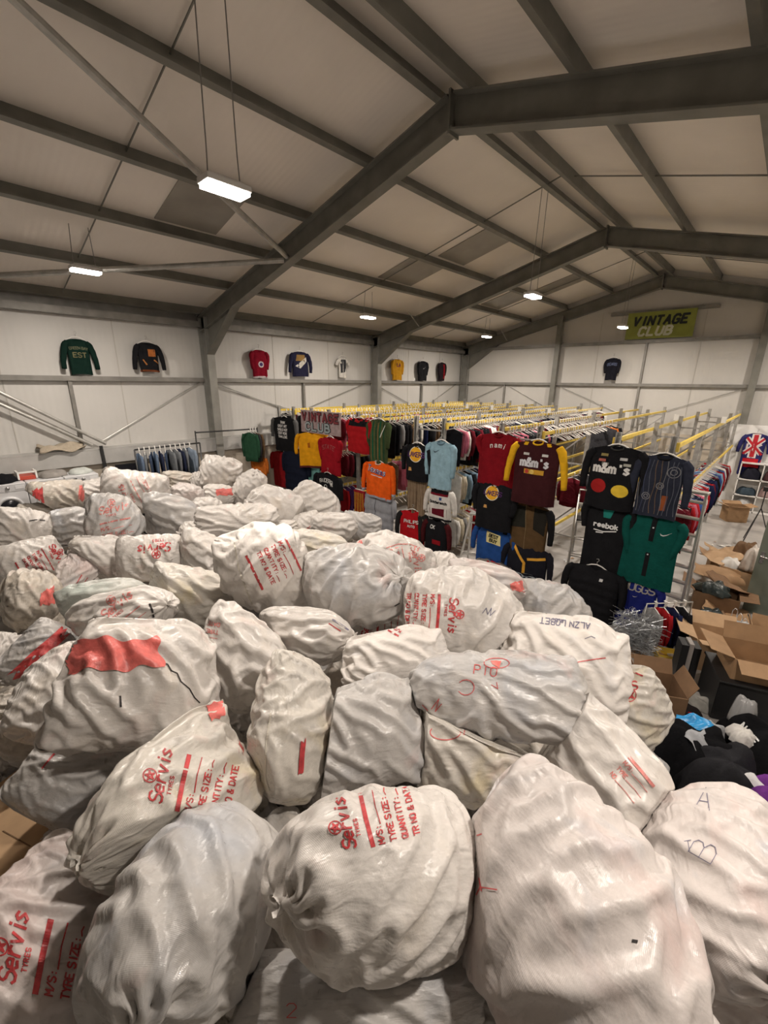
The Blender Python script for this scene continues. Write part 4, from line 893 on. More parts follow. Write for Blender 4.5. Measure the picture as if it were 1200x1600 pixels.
# ------------------------------------------------------------------ the heap of sacks
def sack_mat(name, base, tints, rough=0.32, dirt=0.4):
    m = bpy.data.materials.new(name); m.use_nodes = True; nt = m.node_tree; N = nt.nodes; Lk = nt.links
    b = N['Principled BSDF']; b.inputs['Roughness'].default_value = rough; b.inputs['Specular IOR Level'].default_value = 0.45
    tc = N.new('ShaderNodeTexCoord'); oi = N.new('ShaderNodeObjectInfo')
    mul = N.new('ShaderNodeMath'); mul.operation = 'MULTIPLY'; mul.inputs[1].default_value = 40; Lk.new(oi.outputs['Random'], mul.inputs[0])
    comb = N.new('ShaderNodeCombineXYZ')
    for i in range(3): Lk.new(mul.outputs[0], comb.inputs[i])
    add = N.new('ShaderNodeVectorMath'); add.operation = 'ADD'; Lk.new(tc.outputs['Object'], add.inputs[0]); Lk.new(comb.outputs[0], add.inputs[1])
    col = None
    def layer(prev, color, scale, lo, hi, detail=3, dist=0.6, off=0.0, amt=1.0):
        n = N.new('ShaderNodeTexNoise'); n.inputs['Scale'].default_value = scale; n.inputs['Detail'].default_value = detail; n.inputs['Distortion'].default_value = dist
        o = N.new('ShaderNodeVectorMath'); o.operation = 'ADD'; o.inputs[1].default_value = (off, off * 2, -off); Lk.new(add.outputs[0], o.inputs[0]); Lk.new(o.outputs[0], n.inputs['Vector'])
        r = N.new('ShaderNodeMapRange'); r.inputs[1].default_value = lo; r.inputs[2].default_value = hi; r.inputs[4].default_value = amt; Lk.new(n.outputs['Fac'], r.inputs[0])
        x = N.new('ShaderNodeMix'); x.data_type = 'RGBA'; Lk.new(r.outputs[0], x.inputs[0]); x.inputs[7].default_value = (*color, 1)
        if prev is None: x.inputs[6].default_value = (*base, 1)
        else: Lk.new(prev, x.inputs[6])
        return x.outputs[2]
    for k, (c, lo, hi, a) in enumerate(tints): col = layer(col, c, 2.6 + k * .7, lo, hi, off=7.3 * (k + 1), amt=a)
    col = layer(col, (0.42, 0.37, 0.31), 5.0, 0.60, 0.85, detail=8, dist=1.2, off=3.1, amt=dirt)
    Lk.new(col, b.inputs['Base Color'])
    # weave and crinkles in the cloth's own directions
    mp = N.new('ShaderNodeMapping'); mp.inputs['Scale'].default_value = (7, 17, 1); mp.inputs['Rotation'].default_value = (0, 0, 0.35); Lk.new(tc.outputs['UV'], mp.inputs[0])
    mp2 = N.new('ShaderNodeMapping'); mp2.inputs['Scale'].default_value = (1, 1.9, 1); mp2.inputs['Rotation'].default_value = (0, 0, .8); Lk.new(tc.outputs['UV'], mp2.inputs[0])
    n1 = N.new('ShaderNodeTexNoise'); n1.inputs['Scale'].default_value = 1.0; n1.inputs['Detail'].default_value = 3; n1.inputs['Roughness'].default_value = .5; n1.inputs['Distortion'].default_value = .3; Lk.new(mp.outputs[0], n1.inputs[0])
    wv = N.new('ShaderNodeTexWave'); wv.inputs['Scale'].default_value = 90; wv.inputs['Distortion'].default_value = 0.4; Lk.new(tc.outputs['UV'], wv.inputs[0])
    n3 = N.new('ShaderNodeTexNoise'); n3.inputs['Scale'].default_value = 26; n3.inputs['Detail'].default_value = 5; Lk.new(tc.outputs['UV'], n3.inputs[0])
    b1 = N.new('ShaderNodeBump'); b1.inputs['Strength'].default_value = .36; b1.inputs['Distance'].default_value = .03; Lk.new(n1.outputs['Fac'], b1.inputs['Height'])
    b2 = N.new('ShaderNodeBump'); b2.inputs['Strength'].default_value = .3; b2.inputs['Distance'].default_value = .015; Lk.new(n3.outputs['Fac'], b2.inputs['Height']); Lk.new(b1.outputs[0], b2.inputs['Normal'])
    n4 = N.new('ShaderNodeTexNoise'); n4.noise_type = 'RIDGED_MULTIFRACTAL'; n4.inputs['Scale'].default_value = 5.5; n4.inputs['Detail'].default_value = 3; n4.inputs['Distortion'].default_value = 1.6; Lk.new(mp2.outputs[0], n4.inputs[0])
    n5 = N.new('ShaderNodeTexNoise'); n5.inputs['Scale'].default_value = 4; Lk.new(add.outputs[0], n5.inputs[0])
    mk = N.new('ShaderNodeMapRange'); mk.inputs[1].default_value = .42; mk.inputs[2].default_value = .66; mk.inputs[3].default_value = .2; mk.inputs[4].default_value = .95; Lk.new(n5.outputs['Fac'], mk.inputs[0])
    b4 = N.new('ShaderNodeBump'); b4.inputs['Distance'].default_value = .017; Lk.new(mk.outputs[0], b4.inputs['Strength']); Lk.new(n4.outputs['Fac'], b4.inputs['Height']); Lk.new(b2.outputs[0], b4.inputs['Normal'])
    b3 = N.new('ShaderNodeBump'); b3.inputs['Strength'].default_value = .10; b3.inputs['Distance'].default_value = .002; Lk.new(wv.outputs['Fac'], b3.inputs['Height']); Lk.new(b4.outputs[0], b3.inputs['Normal'])
    Lk.new(b3.outputs[0], b.inputs['Normal'])
    rr = N.new('ShaderNodeMapRange'); rr.inputs[1].default_value = .3; rr.inputs[2].default_value = .7; rr.inputs[3].default_value = rough - .12; rr.inputs[4].default_value = rough + .15; Lk.new(n3.outputs['Fac'], rr.inputs[0]); Lk.new(rr.outputs[0], b.inputs['Roughness'])
    return m
PINK, BLUE, WARM, GREY, GREEN, YEL = (.60, .40, .37), (.42, .46, .53), (.62, .54, .44), (.36, .345, .335), (.40, .46, .42), (.66, .55, .30)
SM = {
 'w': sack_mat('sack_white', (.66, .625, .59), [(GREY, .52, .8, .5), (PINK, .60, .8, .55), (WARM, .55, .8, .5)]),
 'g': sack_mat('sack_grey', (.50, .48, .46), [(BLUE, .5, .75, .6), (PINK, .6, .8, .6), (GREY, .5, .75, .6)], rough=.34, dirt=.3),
 'p': sack_mat('sack_pink', (.62, .57, .545), [(PINK, .52, .74, .5), (GREY, .52, .8, .55), (BLUE, .58, .8, .5)], rough=.38),
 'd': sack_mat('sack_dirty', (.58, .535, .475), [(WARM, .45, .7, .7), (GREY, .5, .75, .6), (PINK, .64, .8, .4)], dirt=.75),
 'n': sack_mat('sack_green', (.50, .505, .47), [(GREEN, .42, .62, .8), (GREY, .55, .8, .5), (WARM, .6, .8, .4)], rough=.36),
 'y': sack_mat('sack_yellow', (.62, .585, .53), [(YEL, .56, .74, .55), (GREY, .52, .75, .6), (PINK, .6, .78, .5)]),
 'b': sack_mat('sack_bright', (.74, .70, .66), [(WARM, .55, .8, .35), (PINK, .64, .85, .4), (BLUE, .6, .85, .35)], rough=.5, dirt=.2),
}
RED = mat('sack_red_print', (.50, .05, .055), rough=.45, noise=.35, nscale=25)
REDF = mat('sack_red_faint', (.62, .22, .20), rough=.45, noise=.4, nscale=30)
BAND = mat('sack_red_band', (.58, .07, .07), rough=.4, noise=.25, nscale=14, bump=.5, bscale=18)
BANDL = mat('sack_red_band_bright', (.74, .17, .15), rough=.4, noise=.25, nscale=14, bump=.5, bscale=18)
INK = mat('sack_ink', (.16, .15, .22), rough=.5)
REDPEN = mat('sack_red_pen', (.60, .10, .10), rough=.5)
TWINE = mat('sack_twine', (.62, .58, .5), rough=.8)
DARKTEAR = mat('sack_tear', (.035, .03, .03), rough=.9)

PROTO_CFG = [
 dict(seed=1, LX=1.0, LY=.74, fill=.86, slack=.20, fold_dir=.3, lumps=1.1, rnd=.7),
 dict(seed=2, LX=1.0, LY=.76, fill=.92, tie=1, slack=.22, fold_dir=1.3, lumps=1.1, rnd=.6),
 dict(seed=3, LX=.92, LY=.80, fill=.9, tie=2, slack=.22, fold_dir=.2, lumps=1.1, rnd=.3),
 dict(seed=4, LX=1.12, LY=.72, fill=.84, tie=1, slack=.22, fold_dir=.8, lumps=1.5, rnd=.6),
 dict(seed=5, LX=.95, LY=.76, fill=.80, slack=.28, fold_dir=1.5, lumps=1.6, rnd=.55),
 dict(seed=6, LX=.92, LY=.80, fill=1.0, slack=.18, fold_dir=.9, lumps=1.2, rnd=.75),
 dict(seed=17, LX=.98, LY=.82, fill=1.05, tie=1, slack=.20, fold_dir=0.1, lumps=1.3, rnd=.75),
]
PROTOS = []
for c in PROTO_CFG:
    P, uv, F = sack_sim(nx=50, ny=36, iters=85, settle=48, **c)
    gi = np.arange(50 * 36).reshape(36, 50); edge_r = np.zeros(len(P), bool); edge_r[gi[:, -1]] = True; edge_l = np.zeros(len(P), bool); edge_l[gi[:, 0]] = True; LX = c['LX']; end = np.where(edge_r)[0]; end0 = np.where(edge_l)[0]
    ties = ([P[end].mean(0)] if c.get('tie', 0) >= 1 else []) + ([P[end0].mean(0)] if c.get('tie', 0) >= 2 else [])
    PROTOS.append((P, uv, F, smooth_sub(P, uv, F), ties))

# key: cx, cy, length, width (pixels across in the photograph), slant, height of its middle, prototype, turn about its length, swing of its end towards us, cloth, label
S = {}
def sack(k, cx, cy, l, w, th, z, proto, roll, swing, cl, label, over=0.0, flip=1): S[k] = dict(c=(cx, cy), l=l, w=w, th=th, z=z, p=proto, roll=roll, swing=swing, m=cl, label=label, over=over, flip=flip)
W = 'white woven sack '
sack('b1', 90, 776, 92, 50, 5, 1.6, 0, 20, 10, 'd', 'stained sack with red ends lying before the washing machines')
sack('b2', 150, 768, 60, 40, 10, 1.55, 5, 10, 20, 'w', 'small pale sack beside the red-ended sack near the washing machines')
sack('b3', 212, 769, 108, 66, -8, 1.72, 0, 25, -15, 'w', 'large sack with faint red stamps below the black screen')
sack('b4', 281, 751, 54, 29, 0, 1.62, 1, 0, 15, 'd', 'small cream sack under the rail of denim')
sack('b5', 293, 774, 56, 36, -10, 1.55, 2, 20, 0, 'p', 'small pinkish sack below the cream one under the denim rail')
sack('b6', 316, 753, 36, 32, 0, 1.6, 5, 30, 30, 'w', 'little sack wedged between denim rail and topmost sack')
sack('b7', 345, 740, 64, 53, -12, 1.85, 5, 15, 20, 'w', 'topmost sack on the far crest of the heap')
sack('b8', 340, 773, 56, 32, -5, 1.5, 2, 0, 0, 'w', 'flat sack with a red patch under the topmost sack')
sack('b9', 389, 763, 62, 48, 62, 1.55, 6, 20, -20, 'w', 'sack leaning at the far crest beside the black and red clothes')
sack('b10', 181, 811, 92, 77, 0, 1.72, 6, 10, 30, 'g', 'round grey sack with red stamped lines, near the washing machines')
sack('b11', 268, 806, 92, 66, -4, 1.62, 1, 15, -15, 'g', 'grey see-through sack with an orange glow inside')
sack('b12', 38, 825, 96, 60, -3, 1.52, 3, 10, 30, 'w', 'rolled sack with a stitched tear at the left edge')
sack('b13', 108, 821, 80, 56, 20, 1.42, 1, 0, 0, 'g', 'grey sack sloping between torn rolled sack and round grey sack')
sack('b14', 46, 876, 110, 64, 15, 1.42, 0, 10, 0, 'w', 'white sack with red ruled print below the torn rolled sack')
sack('b15', 150, 872, 100, 72, -8, 1.52, 4, 20, 15, 'w', 'crumpled sack with a pointed corner, left of the red-lined one')
sack('b16', 114, 906, 84, 58, 60, 1.36, 4, 40, 0, 'p', 'creased dingy sack with upside-down red lettering')
sack('b17', 236, 872, 106, 72, 4, 1.54, 0, 15, -10, 'w', 'sack with two red arcs and scrawled red stamp')
sack('b18', 299, 833, 40, 36, 0, 1.45, 2, 20, 10, 'w', 'tiny sack corner below the sack with orange glow')
sack('b19', 318, 868, 84, 72, -15, 1.52, 1, 25, 0, 'w', 'plain sack tucked left of the upright eared sack')
sack('b20', 302, 930, 148, 86, -12, 1.64, 5, 10, 10, 'y', 'cream sack with a grey smudge and yellow stain')
sack('b21', 168, 946, 146, 82, 15, 1.55, 1, 10, -10, 'n', 'greenish translucent sack lying left of the cream one')
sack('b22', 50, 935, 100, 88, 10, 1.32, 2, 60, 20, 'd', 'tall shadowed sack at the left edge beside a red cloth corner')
sack('b23', 196, 966, 170, 92, 18, 1.68, 1, -15, -42, 'w', 'puckered sack with a hole and blurred red stamp')
sack('b24', 62, 1022, 120, 78, 48, 1.36, 0, 10, 0, 'g', 'sack with a dark red band at the left edge', flip=-1)
sack('b25', 2, 1032, 96, 66, 62, 1.22, 5, 0, 0, 'w', 'pale sack cut by the left edge beside the dark red band')
sack('b26', 82, 1078, 160, 104, 72, 1.45, 6, 10, 40, 'w', 'bulky sack in shade, left of the one with the wide red band')
sack('b27', 230, 1068, 246, 204, -4, 1.86, 4, 5, 12, 'w', 'big sack with a wide red band across its top', over=1.2)
sack('b28', 374, 1030, 156, 142, -30, 1.62, 1, 20, -20, 'w', 'wrinkled pale sack right of the wide red band')
sack('b29', 402, 966, 96, 62, 0, 1.28, 5, 0, 0, 'g', 'grey sack deep in the gap below the upright eared sack')
sack('b30', 416, 894, 150, 140, -68, 1.92, 5, 35, 48, 'b', 'upright eared sack with a broad red printed strip', over=.6)
sack('b31', 500, 857, 92, 54, -4, 1.6, 1, 10, 0, 'y', 'cream sack behind the upright eared sack')
sack('b32', 557, 913, 168, 128, 8, 1.88, 6, 25, -40, 'g', 'large shiny grey sack in the middle of the heap', over=.5)
sack('b33', 372, 811, 130, 48, 5, 1.72, 3, 0, 10, 'w', 'long slim sack lying across the far heap')
sack('b34', 430, 797, 94, 70, -18, 1.58, 2, 10, 10, 'w', 'plump wrinkled sack at the right end of the long slim one')
sack('b35', 495, 790, 86, 60, -28, 1.48, 6, 30, 20, 'w', 'domed sack beneath the teal trousers and black hoodie')
sack('b36', 478, 821, 52, 40, 20, 1.35, 0, 0, 0, 'w', 'small sack with one red bar under the domed sack')
sack('b37', 522, 825, 72, 48, 8, 1.36, 1, 10, 20, 'w', 'folded sack below the grey puffer jacket')
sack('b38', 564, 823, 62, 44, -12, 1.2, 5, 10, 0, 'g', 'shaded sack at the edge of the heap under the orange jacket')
sack('b39', 346, 838, 70, 38, 0, 1.4, 0, 0, 0, 'w', 'sliver of a sack with a red tip behind the upright eared one')
sack('b40', 615, 883, 132, 94, -22, 1.62, 2, 15, 30, 'w', 'pleated sack with pink stamp behind the large shiny grey sack')
sack('b41', 694, 886, 58, 48, 0, 1.0, 6, 20, 20, 'b', 'small clean sack on the floor by the stepladder')
sack('b42', 722, 956, 176, 145, 10, 1.76, 6, 15, 40, 'w', 'round sack with a red crest stamp and black scribble', over=.3)
sack('b42b', 758, 912, 122, 66, -8, 1.4, 1, 10, 0, 'p', 'pink sack tied with red, behind the round crested one')
sack('b43', 604, 974, 110, 62, 14, 1.38, 0, 0, 0, 'w', 'ruled sack trapped under the large shiny grey sack')
sack('b45', 480, 994, 152, 92, 2, 1.6, 1, 5, -34, 'w', 'sack puckered at a purple-marked knot')
sack('b46', 620, 1033, 166, 102, 6, 1.62, 4, 10, 5, 'b', 'clean white sack with a short red print at its corner')
sack('b47', 458, 1130, 228, 134, 76, 1.62, 0, 50, 10, 'y', 'upright cream sack with a sewn seam and red strip', over=.2)
sack('b48', 576, 1144, 186, 168, 12, 1.55, 4, 15, 10, 'g', 'grey translucent sack with a folded rim, behind the star-stamped one')
sack('b49', 770, 1084, 276, 134, -4, 1.74, 3, 0, 12, 'g', 'grey sack with red scribbled circles and a pointed tip', over=.3, flip=-1)
sack('b49b', 742, 1166, 210, 182, -6, 1.46, 5, 10, 10, 'y', 'bulging sack under the scribbled one, cornered in yellow')
sack('b50', 882, 1034, 204, 142, -14, 1.56, 4, 10, 5, 'b', 'creamy white sack with blue lettering and stitched middle')
sack('b51', 860, 947, 120, 78, -6, 1.1, 6, 5, 20, 'g', 'grey sack with red arcs below the black puffer jacket')
sack('b52', 984, 1108, 142, 116, -62, 1.1, 6, 20, 30, 'y', 'sack with a red star at the right rim of the heap')
sack('b53', 930, 1210, 268, 176, -40, 1.46, 1, 10, 10, 'w', 'bluish white sack sloping down to a knotted corner')
sack('b54', 900, 1440, 505, 350, -42, 1.66, 6, 15, 14, 'p', 'huge pinkish sack with red handwritten marks in front', over=.2)
sack('b55', 1137, 1382, 380, 226, -66, 1.46, 6, 10, -25, 'p', 'sack with pencilled letters cut by the right edge')
sack('b56', 594, 1372, 336, 296, 14, 1.8, 6, 12, -36, 'w', 'front sack with red star crest and stamped form', over=.5, flip=-1)
sack('b57', 560, 1570, 410, 196, 4, 1.34, 0, 10, 0, 'g', 'striped pastel sack under the star-crested front sack')
sack('b58', 818, 1592, 210, 150, 0, 1.15, 5, 10, 0, 'g', 'plain grey sack top at the bottom edge')
sack('b59', 1172, 1572, 190, 150, 0, 1.05, 5, 10, 0, 'p', 'sack corner at the bottom right of the heap')
sack('b60', 308, 1424, 420, 246, 62, 1.62, 6, 0, -34, 'g', 'tall leaning sack with a star-shaped pucker', over=.3, flip=-1)
sack('b61', 85, 1462, 340, 240, 52, 1.3, 0, 10, 10, 'p', 'sack with bold red lettering at the bottom left')
sack('b62', 276, 1242, 330, 192, 36, 1.65, 1, 20, -32, 'y', 'sack with red bars and stamped words under the wide-banded one', flip=-1)
sack('b63', 116, 1206, 178, 134, 52, 1.36, 0, 10, 0, 'g', 'grey sack edged in red beside the cardboard sheet')
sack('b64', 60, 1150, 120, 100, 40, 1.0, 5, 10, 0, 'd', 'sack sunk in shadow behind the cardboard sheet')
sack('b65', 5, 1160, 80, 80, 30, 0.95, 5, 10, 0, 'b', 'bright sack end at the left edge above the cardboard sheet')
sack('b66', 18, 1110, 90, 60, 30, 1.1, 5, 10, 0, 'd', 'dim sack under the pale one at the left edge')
sack('b67', 1010, 1352, 110, 90, -60, 1.12, 5, 0, 0, 'g', 'grey sack glimpsed between the huge sack and pencilled one')
sack('b68', 62, 803, 70, 34, 0, 1.32, 5, 0, 0, 'd', 'low sack squeezed beneath the red-ended one')
sack('b69', 322, 797, 52, 40, 0, 1.42, 2, 10, 0, 'w', 'little sack above the long slim one')
sack('b70', 434, 829, 64, 30, 5, 1.42, 5, 10, 0, 'w', 'half hidden sack right below the long slim one')

def basis(px, py, z, th):
    d = FW + RT * (px - 600) / FPX + UP * (800 - py) / FPX
    t = (z - CAM_H) / d[2]; c = EYE + t * d; ray = d / np.linalg.norm(d); a = math.radians(th)
    v = math.cos(a) * RT + math.sin(a) * UP; v2 = -math.sin(a) * RT + math.cos(a) * UP
    e1 = v - (v @ ray) * ray; e2 = v2 - (v2 @ ray) * ray; k1, k2 = np.linalg.norm(e1), np.linalg.norm(e2)
    e1 = e1 / k1; e2n = np.cross(-ray, e1)
    return c, ray, e1, e2n, t / FPX * k1, t / FPX * k2, t

def rot_axis(ax, deg):
    return np.array(Matrix.Rotation(math.radians(deg), 3, ax))

for k, s in S.items():
    c, ray, e1, e2, m1, m2, t = basis(*s['c'], s['z'], s['th'])
    hi = t < 4.2
    P, uv, F = (PROTOS[s['p']][3] if hi else PROTOS[s['p']][:3])
    ties = PROTOS[s['p']][4]
    Q = P.copy(); T = np.array(ties).reshape(-1, 3).copy()
    M = rot_axis('Y', s['swing'] * s['flip']) @ rot_axis('X', s['roll'])
    if s['flip'] < 0: M = M @ rot_axis('Z', 180)
    Q = Q @ M.T; T = T @ M.T
    lo, up_ = np.percentile(Q, 1.5, axis=0), np.percentile(Q, 98.5, axis=0); mid = (lo + up_) / 2; half = (up_ - lo) / 2
    a, b = s['l'] * m1 / 2, s['w'] * m2 / 2
    dep = float(np.clip(half[2] * (a / half[0] + b / half[1]) / 2, .16, .34))
    sc = np.array((a, b, dep)) / half
    Q = (Q - mid) * sc; T = (T - mid) * sc
    Bm = np.stack([e1, e2, -ray], 1)
    s.update(P=Q @ Bm.T + c, uv=uv, F=F, T=T @ Bm.T + c, cen=c, ax=(e1, e2, ray), hs=(a, b, dep), dist=t - s['over'], dep=t)

# neighbours press flat against each other: the sack behind gives way
keys = sorted(S, key=lambda k: S[k]['dist'])
def support(s, n): return math.sqrt(sum((h * (ax @ n)) ** 2 for h, ax in zip(s['hs'], s['ax'])))
for i, ki in enumerate(keys):
    for kj in keys[i + 1:]:
        A, Bq = S[ki], S[kj]; d = Bq['cen'] - A['cen']; L = np.linalg.norm(d)
        if L > 1.6 or L < 1e-3: continue
        n = d / L; sa, sb = support(A, n) * .96, support(Bq, n) * .96; ov = sa + sb - L
        if ov <= 0: continue
        pa = sa - .12 * ov                       # plane, measured from A's middle
        ta = (A['P'] - A['cen']) @ n - pa; A['P'] -= np.maximum(0, ta)[:, None] * n * .9
        tb = -((Bq['P'] - Bq['cen']) @ n) - (L - pa)
        A_ = np.maximum(0, tb); Bq['P'] += (A_ * .92)[:, None] * n

# what still sinks into a sack in front is laid onto its surface
done = []
for k in keys:
    s = S[k]; P = s['P']; moved = False
    for q in done:
        A = S[q]; d = np.linalg.norm(A['cen'] - s['cen'])
        if d > max(A['hs']) + max(s['hs']) + .1: continue
        rel = P - A['cen']; e = sum(((rel @ ax) / (h * 1.12)) ** 2 for ax, h in zip(A['ax'], A['hs']))
        for i in np.where(e < 1.0)[0]:
            co, no, _, dist = A['bvh'].find_nearest(Vector(P[i]))
            if co is not None and (Vector(P[i]) - co).dot(no) < 0: P[i] = np.array(co + no * .004)
    s['P'] = P; s['bvh'] = BVHTree.FromPolygons(P.tolist(), s['F'].tolist()); done.append(k)
def sack_object(k, s):
    c = s['cen']; me = bpy.data.meshes.new('woven_sack')
    me.from_pydata((s['P'] - c).tolist(), [], s['F'].tolist()); me.polygons.foreach_set('use_smooth', [True] * len(s['F']))
    ul = me.uv_layers.new(name='uv'); ul.data.foreach_set('uv', s['uv'][s['F'].ravel()].astype('f').ravel())
    me.materials.append(SM[s['m']]); me.update()
    o = bpy.data.objects.new('woven_sack', me); COL.objects.link(o); o.location = c
    tag(o, s['label'], 'sack', 'sacks heaped on the warehouse floor')
    s['o'] = o
    s['bvh'] = BVHTree.FromPolygons(s['P'].tolist(), s['F'].tolist())
    return o
for k, s in S.items(): sack_object(k, s)

# gathered ends: a short frill of cloth past the tie
for k, s in S.items():
    for q in s['T']:
        n = q - s['cen']; n = n / np.linalg.norm(n); x = np.cross(n, (0.3, .2, 1)); x /= np.linalg.norm(x); y = np.cross(n, x)
        co, no, ii, dd = s['bvh'].find_nearest(Vector(q))
        if co is None: continue
        q = np.array(co) - n * .01; rs = np.random.RandomState(hash(k) % 1000 if False else int(s['c'][0])); vs = []; fs = []; nn = 22
        for j, (r, h) in enumerate(((.014, -.01), (.017, .008), (.028, .026), (.036, .038))):
            for m_ in range(nn):
                an = 2 * math.pi * m_ / nn; rr = r * (1 + (.12 + .22 * j / 3) * math.sin(an * 5 + rs.rand() * .9 + j)) ; hh = h * (1 + .35 * math.sin(an * 3 + j + s['c'][1]))
                vs.append(q + n * hh + x * rr * math.cos(an) + y * rr * math.sin(an) * .6 - s['cen'])
        for j in range(3):
            for m_ in range(nn): fs.append((j * nn + m_, j * nn + (m_ + 1) % nn, (j + 1) * nn + (m_ + 1) % nn, (j + 1) * nn + m_))
        mb = MB(); mb.add(vs, fs); mb.build('tied_frill', SM[s['m']], s['o'], smooth=True)

# ---- print on the sacks; u, v are pixels of the photograph (v up), laid on the cloth where it lies
def projector(s, lift=.003):
    bv = s['bvh']; cen = s['cen']
    def f(u, v):
        d = FW + RT * (u - 600) / FPX + UP * (800 + v) / FPX; d = d / np.linalg.norm(d)
        co, no, i, dist = bv.ray_cast(Vector(EYE), Vector(d))
        if co is None: return None
        return np.array(co) - d * (lift + RIB[0] * .0005) - cen
    return f
def mark(k, name, strokes, width, m, ds=4.0):
    s = S[k]; vs, fs = ribbons(strokes, width, projector(s), ds)
    if not fs: return
    mb = MB(); mb.add(vs, fs); return mb.build(name, m, s['o'])
def px(pts): return [(a, -b) for a, b in pts]
def word(k, txt, x, y, h, ang, width=2.0, m=None, slant=0.0):
    st, L = text_strokes(txt, h, slant=slant); mark(k, 'lettering', place2d(st, x, -y, math.radians(ang)), width, m or RED, max(2.0, h / 3))
def line(k, pts, width, m=None, name='printed_line'): mark(k, name, [px(pts)], width, m or RED)
def band(k, q, m=None, n=(14, 8), name='red_band'):
    q = [np.array((a, -b), float) for a, b in q]
    w_ = np.linalg.norm(q[3] - q[0])
    f = lambda s_, t_: tuple(q[0] * (1 - s_) * (1 - t_) + q[1] * s_ * (1 - t_) + q[2] * s_ * t_ + q[3] * (1 - s_) * t_ + (q[3] - q[0]) * (.07 * math.sin(s_ * 11 + t_ * 2) + .05 * math.sin(s_ * 23)) + (q[1] - q[0]) * (.03 * math.sin(t_ * 9)))
    s = S[k]; n = tuple(max(3, int(np.linalg.norm(q[1 if i == 0 else 3] - q[0]) / (4 if s['dep'] < 4 else 2))) for i in (0, 1)); vs, fs = patch(f, n[0], n[1], projector(s, .008))
    if fs:
        mb = MB(); mb.add(vs, fs); mb.build(name, m or BAND, s['o'], smooth=True)
def form(k, x, y, ang, sc, m=None, crest=True, rows=('M/S:', 'TYRE SIZE:', 'QUANTITY:', 'TR NO & DATE'), bar=9.0, end=False, lw=1.0):
    """the stamped tyre form: crest, name, bar and four ruled rows; ang is the reading direction"""
    a = math.radians(ang); t = np.array((math.cos(a), math.sin(a))); ad = np.array((math.sin(a), -math.cos(a))); o = np.array((x, -y), float)
    P = lambda adv, tt: tuple(o + sc * (ad * adv + t * tt))
    m = m or RED; W_ = max(1.2, 2.6 * sc * lw)
    if crest:
        cc = P(-38, 40); mark(k, 'star_crest', circle2d(13 * sc, 20, cc), W_, m, 3)
        mark(k, 'star_crest', place2d(star2d(9.5 * sc), cc[0], cc[1], a), W_ * 1.25, m, 3)
        st, L = text_strokes('Servis', 25 * sc, gap=.4, slant=.15); p = P(-6, -8); mark(k, 'lettering', place2d(st, *p, a), W_ * 1.7, m, 4)
        st, L = text_strokes('TYRES', 7 * sc, gap=2.5); p = P(8, 12); mark(k, 'lettering', place2d(st, *p, a), W_ * .7, m, 4)
    mark(k, 'printed_bar', [[P(27, -14), P(26, 40), P(27, 92)]], bar * sc, m)
    for i, r in enumerate(rows):
        adv = 52 + 24 * i; st, L = text_strokes(r, 11.5 * sc, gap=1.2); p = P(adv, -14); mark(k, 'lettering', place2d(st, *p, a), W_, m, 3)
        tt = -14 + L / sc + 4
        if tt < 88: mark(k, 'printed_line', [[P(adv, tt), P(adv - 2, (tt + 94) / 2), P(adv, 94)]], W_ * .8, m)
    if end: mark(k, 'printed_bar', [[P(156, -18), P(156, 92)]], bar * 1.3 * sc, m)

form('b56', 560, 1316, 104, .78)
form('b42', 700, 938, -94, .52)
form('b30', 462, 842, -64, .52, crest=False, end=True, bar=6)
form('b62', 258, 1250, 78, .82, lw=.9); band('b62', [(362, 1095), (384, 1097), (384, 1172), (373, 1172)], BANDL, (3, 8)); band('b62', [(322, 1102), (352, 1092), (352, 1118), (330, 1126)], BANDL, (5, 4))
form('b61', 30, 1530, 78, 1.08)
form('b17', 262, 845, 186, .5, crest=True, rows=('M/S:', 'TYRE SIZE:'), bar=4)
form('b14', 76, 857, -60, .36, rows=('M/S:', 'TYRE SIZE:', 'QUANTITY:', 'DATE'), end=True, bar=5, lw=.9)
form('b10', 160, 806, 12, .45, m=REDF, bar=5, end=True)
form('b43', 578, 992, 84, .42, rows=('M/S:', 'TYRE', 'Q:', 'TR NO'), bar=8)
form('b3', 212, 790, 118, .42, m=REDF, rows=('M/S:', 'TYRE SIZE:'), bar=4)
form('b40', 640, 858, -80, .42, m=REDF, rows=('M/S:', 'TYRE'), bar=3)
form('b28', 330, 1010, 170, .5, m=REDF, crest=False, rows=('TYRE', 'DATE'), bar=2)
form('b46', 612, 1000, 150, .4, crest=False, rows=('M/S:',), bar=7)
form('b16', 100, 925, 60, .4, crest=False, rows=('M/S:', 'TYRE SIZE:', 'DATE'), bar=4)
form('b23', 170, 968, 40, .55, m=REDF, rows=('M/S:',), bar=3)
form('b53', 1000, 1180, -50, .55, crest=False, rows=('M/S:', 'TYRE', 'NO'), m=REDF)
# the red star by the rim and its half word
mark('b52', 'star_crest', circle2d(10, 18, (984, -1086)), 1.3, RED, 3); mark('b52', 'star_crest', place2d(star2d(8), 984, -1086, .3), 2.0, RED, 3)
word('b52', 'Se', 995, 1064, 13, 186, 2.2); line('b52', [(975, 1046), (990, 1050), (1004, 1056)], 2.2)
